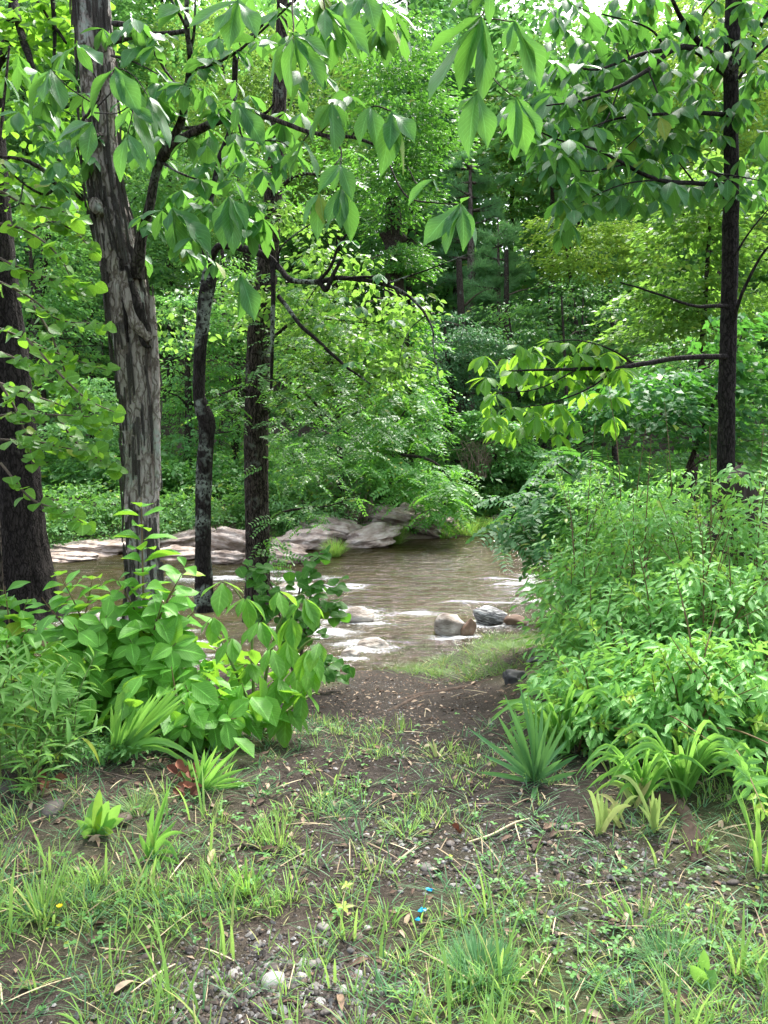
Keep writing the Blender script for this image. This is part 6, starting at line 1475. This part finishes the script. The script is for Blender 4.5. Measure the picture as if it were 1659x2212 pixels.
lil = [((1215, 1600), 4.5, 230, 'lily clump with long arching leaves right behind the yucca'), ((1385, 1700), 3.9, 170, 'lily clump with pale leaf bases behind the cut pale stubs'),
       ((1475, 1690), 3.85, 210, 'upright lily clump with broad fresh leaves at the front of the thicket'), ((1655, 1720), 3.7, 190, 'lily clump cut by the picture edge at the front of the thicket'), ((1640, 1560), 4.6, 330, 'tall lily clump rising through the thicket by the picture edge'),]
for j, ((px, py), Y, hp, lab) in enumerate(lil):
    r = np.random.default_rng(500 + j); Y = min(Y, G(px, py + 30)[1]); x = P(px, py, Y)[0]; z = H(x, Y)
    by = 1106 + FOC * math.tan(math.atan2(CAM_Z - z, Y) - PITCH)
    tips = []
    for i in range(20):
        u = r.uniform(-1, 1); h_ = hp * r.uniform(.3, 1.0) * (1 - .45 * abs(u))
        tips.append((px + u * hp * .85, by - h_ * .8, r.normal() * .15 - .1, .22 + .25 * abs(u)))
    swords('lily_clump', lab, (px, by), Y, tips, 'blade', 9, 520 + j, rep=2)
for j, (px, py, n, h_, lab) in enumerate([(1300, 1802, 8, 110, 'pale yellow cut stubs of lily leaves nearest the yucca'), (1414, 1802, 7, 130, 'pale yellow cut stubs beside the exposed root'), (1372, 1745, 6, 70, 'small pale stub between the two larger pale stubs'), (1335, 1790, 5, 90, 'slim pale stub leaning in front of the fallen leaf')]):
    r = np.random.default_rng(540 + j)
    swords('lily_stub', lab, (px, py), None, [(px + r.normal() * 26 + (60 if i == 0 else -60 if i == 1 else 0), py - h_ * r.uniform(.35, 1.0), r.normal() * .05, .06 if i > 1 else .3) for i in range(n)], 'paleblade', 11, 550 + j)

# ---- separate tufts and weeds on the foreground
def tuft_at(label, px, py, wpx, hpx, n, mat, seed, blade, wd, lean=.45, color=(1, 1, 1)):
    g = G(px, py); return grass_clump('grass_tuft', label, px, py, g[1], wpx, hpx, n, mat, seed, 'grass tuft', color, blade, lean, g, wd)
tuft_at('dense blue green tuft of hair fine grass below the stick', 1040, 2110, 210, 90, 700, 'fine', 1, BLF, .075, .75, (1.2, 1.2, 1.1))
tuft_at('dense hair fine grass tuft beside the small plantain', 1440, 2090, 170, 80, 300, 'fine', 2, BLF, .08, .85, (1.2, 1.2, 1.0))
tuft_at('bright upright grass tuft beside the curved stick', 535, 1930, 60, 90, 30, 'grass', 3, BL, .1, .3, (1.0, 1.1, .8))
tuft_at('green grass tuft on the path above the pebbles', 880, 1800, 80, 46, 36, 'grass', 4, BL, .09, .6)
tuft_at('grass tuft at the edge of the dead leaves', 600, 1820, 110, 80, 40, 'grass', 5, BL, .09, .4)
tuft_at('loose grass tuft with a reddish base among the right hand clover', 1380, 2000, 130, 90, 46, 'grass', 6, BL, .10, .6, (.8, .95, .8))
tuft_at('tiny pale grass tuft in the middle of the path', 945, 1640, 60, 40, 22, 'paleblade', 7, BL, .2, .7)
tuft_at('wispy tan grass tuft beside the spoon leaved rosette', 300, 1755, 80, 60, 120, 'fine', 8, BLF, .13, .6, (1.6, 1.2, .8))
tuft_at('long bladed grass at the picture edge beyond the exposed root', 1650, 1880, 110, 190, 30, 'grass', 9, BL, .16, .35, (1.0, 1.1, .9))
tuft_at('green grass tuft with long blades among the straw at the picture edge', 90, 1980, 120, 110, 60, 'grass', 10, BL, .09, .45)
# small plantain
g = G(1515, 2140)
swords('plantain_seedling', 'small plantain with one round pale green leaf among the clover', (1515, 2140), None, [(1520, 2050), (1490, 2085), (1545, 2095)], 'herb', 34, 561, bow=.05)
# yellow creeper leaves
for j, (px, py, lab) in enumerate([(748, 1938, 'yellow five fingered creeper leaf lying on the straw'), (742, 1985, 'larger yellow creeper leaf just below the five fingered one')]):
    g = G(px, py); t = Thing('creeper_leaf', lab, 'leaf', (g[0], g[1], g[2] + .03))
    for i in range(5):
        a = i * 1.256 + .4 + j; d = np.array([math.cos(a), math.sin(a), .15])
        lf(t, None, 'creep', g + [0, 0, .035], g + [0, 0, .035] + d * (.028 + .008 * j), np.array([0, -.3, 1.0]), 1.1)
g = G(130, 2003)
t = Thing('buttercup', 'single small yellow flower in the grass at the picture edge', 'flower', tuple(g))
acc = Acc(); acc.add(*tube([[*g, .0015], [*(g + [0, 0, .05]), .001]], 4)); t.part('stem', acc, M['stem'])
pv = leaf_tmpl([.1, .4, .5, .4, .1], 4, 2, .2, -.3); pm = mesh_from('petal', pv[0], pv[1], M['petal'])
for i in range(6):
    a = i * 1.047; t.place('petal', pm, g + [0, 0, .05], frames(np.array([[math.cos(a), math.sin(a), .5]]), np.array([[0, 0, 1.0]]))[0], .013)

# ---- scraps of blue plastic
def ragged(seed, w):
    r = np.random.default_rng(seed); k = 12; a = np.linspace(0, 2 * np.pi, k, endpoint=False); rr = w * r.uniform(.55, 1.05, k)
    top = np.stack([np.cos(a) * rr, np.sin(a) * rr * .55, .004 + r.normal(size=k) * .003], -1); bot = top - [0, 0, .002]
    V = np.vstack([top, bot, [[0, 0, .006]], [[0, 0, .003]]])
    F = [[i, (i + 1) % k, 2 * k, 2 * k] for i in range(k)]
    T = [[i, (i + 1) % k, 2 * k] for i in range(k)] + [[k + (i + 1) % k, k + i, 2 * k + 1] for i in range(k)] + [[i, k + i, k + (i + 1) % k] for i in range(k)] + [[i, k + (i + 1) % k, (i + 1) % k] for i in range(k)]
    return V, np.array(T)
for j, (px, py, w, lab) in enumerate([(928, 1931, 10, 'topmost bright blue plastic scrap lying on the pebbles'), (912, 1978, 12, 'widest blue plastic scrap beside the thin stick'), (902, 1997, 9, 'lowest blue plastic scrap at the left end of the stick')]):
    g = G(px, py); V, F = ragged(j, PX(w, g[1]))
    o = link('plastic_scrap', mesh_from('plastic_scrap', V, F, M['blue'], smooth=False), None, (g[0], g[1], g[2] + .012)); o.rotation_euler = (.5, 0, .3 * j)
    tag(o, lab, 'plastic scrap')

# ---- dead leaves big enough to single out
for j, (px, py, L, n, lab) in enumerate([(95, 1697, .07, 3, 'orange brown curled dead leaf at the foot of the willowy herbs'), (405, 1695, .065, 12, 'rust red heap of dead leaves between the iris fans'), (412, 1735, .05, 9, 'darker rust leaves below the rust red heap'), (470, 1890, .08, 1, 'pale upright dead leaf beside the curved stick'), (992, 1812, .05, 2, 'tiny rust red leaf among the pebbles of the path')]):
    g = G(px, py); t = Thing('dead_leaf', lab, 'dead leaf', tuple(g)); r = np.random.default_rng(j + 70)
    for i in range(n):
        b = g + np.array([r.normal() * .03, r.normal() * .03, .01 + .006 * i]); a = r.uniform(0, 6.28)
        d = np.array([math.cos(a), math.sin(a), r.uniform(-.2, .7)])
        lf(t, None, 'papery' if 'pale' in lab else 'rust', b, b + unit(d) * L, np.array([r.normal() * .4, -.5, .8]), 1.0, r)
# ---- sticks and roots
def stick(name, label, rows, mat, cat, seed, lift=.012, nseg=7):
    p = []
    for px, py, w in rows:
        g = G(px, py); p.append([g[0], g[1], g[2] + lift, PX(w, g[1]) / 2])
    p = smooth_path(p, 8); b = p[len(p) // 2, :3]
    acc = Acc(); acc.add(*tube(p, nseg, lambda a, L, r: r * .25 * noise3(np.cos(a) * 2, np.sin(a) * 2, L * 18 + seed)))
    t = acc.mesh(name, mat); t.transform(Matrix.Translation(-Vector(b)))
    o = link(name, t, None, tuple(b)); tag(o, label, cat); return o
stick('stick', 'thin grey stick lying below the blue scraps', [(905, 2008, 5), (960, 1998, 6), (1020, 1985, 6), (1070, 1972, 4), (1110, 1960, 3)], M['twig'], 'stick', 1)
stick('stick', 'curved brown stick beside the dead leaves', [(470, 1862, 4), (500, 1840, 7), (545, 1838, 8), (590, 1850, 6)], M['twig'], 'stick', 2)
stick('stick', 'short grey stick half buried in the grass right of the yellow leaf', [(770, 2030, 4), (800, 2018, 6), (840, 2000, 5)], M['twig'], 'stick', 3)
stick('stick', 'long pale bent twig lying over the soil at the picture edge under the herbs', [(110, 1640, 3), (170, 1630, 4), (190, 1670, 3), (300, 1700, 3)], M['twig'], 'stick', 4, .03)
stick('stick', 'straw coloured stalk lying across the path pebbles', [(1012, 1830, 4), (1060, 1815, 5), (1110, 1790, 5), (1145, 1778, 3)], M['straw'], 'stick', 5)
stick('tree_root', 'thick brown root breaking the soil beside the pale cut stubs', [(1425, 1722, 34), (1455, 1735, 44), (1478, 1765, 46), (1492, 1800, 44), (1500, 1840, 50), (1512, 1870, 36)], M['root'], 'root', 6, -.012, 18)
stick('tree_root', 'dark root crossing the path below the grassy edge', [(850, 1512, 10), (910, 1500, 16), (960, 1492, 18), (1020, 1480, 14), (1080, 1462, 10)], M['root'], 'root', 7, -.016, 10)
stick('tree_root', 'thin dark root forking toward the left of the path', [(800, 1545, 6), (850, 1530, 10), (900, 1505, 9), (940, 1498, 6)], M['root'], 'root', 8, -.010, 8)
print('script', round(time.time() - T0, 1), 's; objects', len(bpy.data.objects), '; tris', sum(sum(p.loop_total - 2 for p in []) or len(me.loops) - 2 * len(me.polygons) for me in bpy.data.meshes))

print('real tris', sum(len(me.loops) - 2 * len(me.polygons) for me in bpy.data.meshes if me.users))
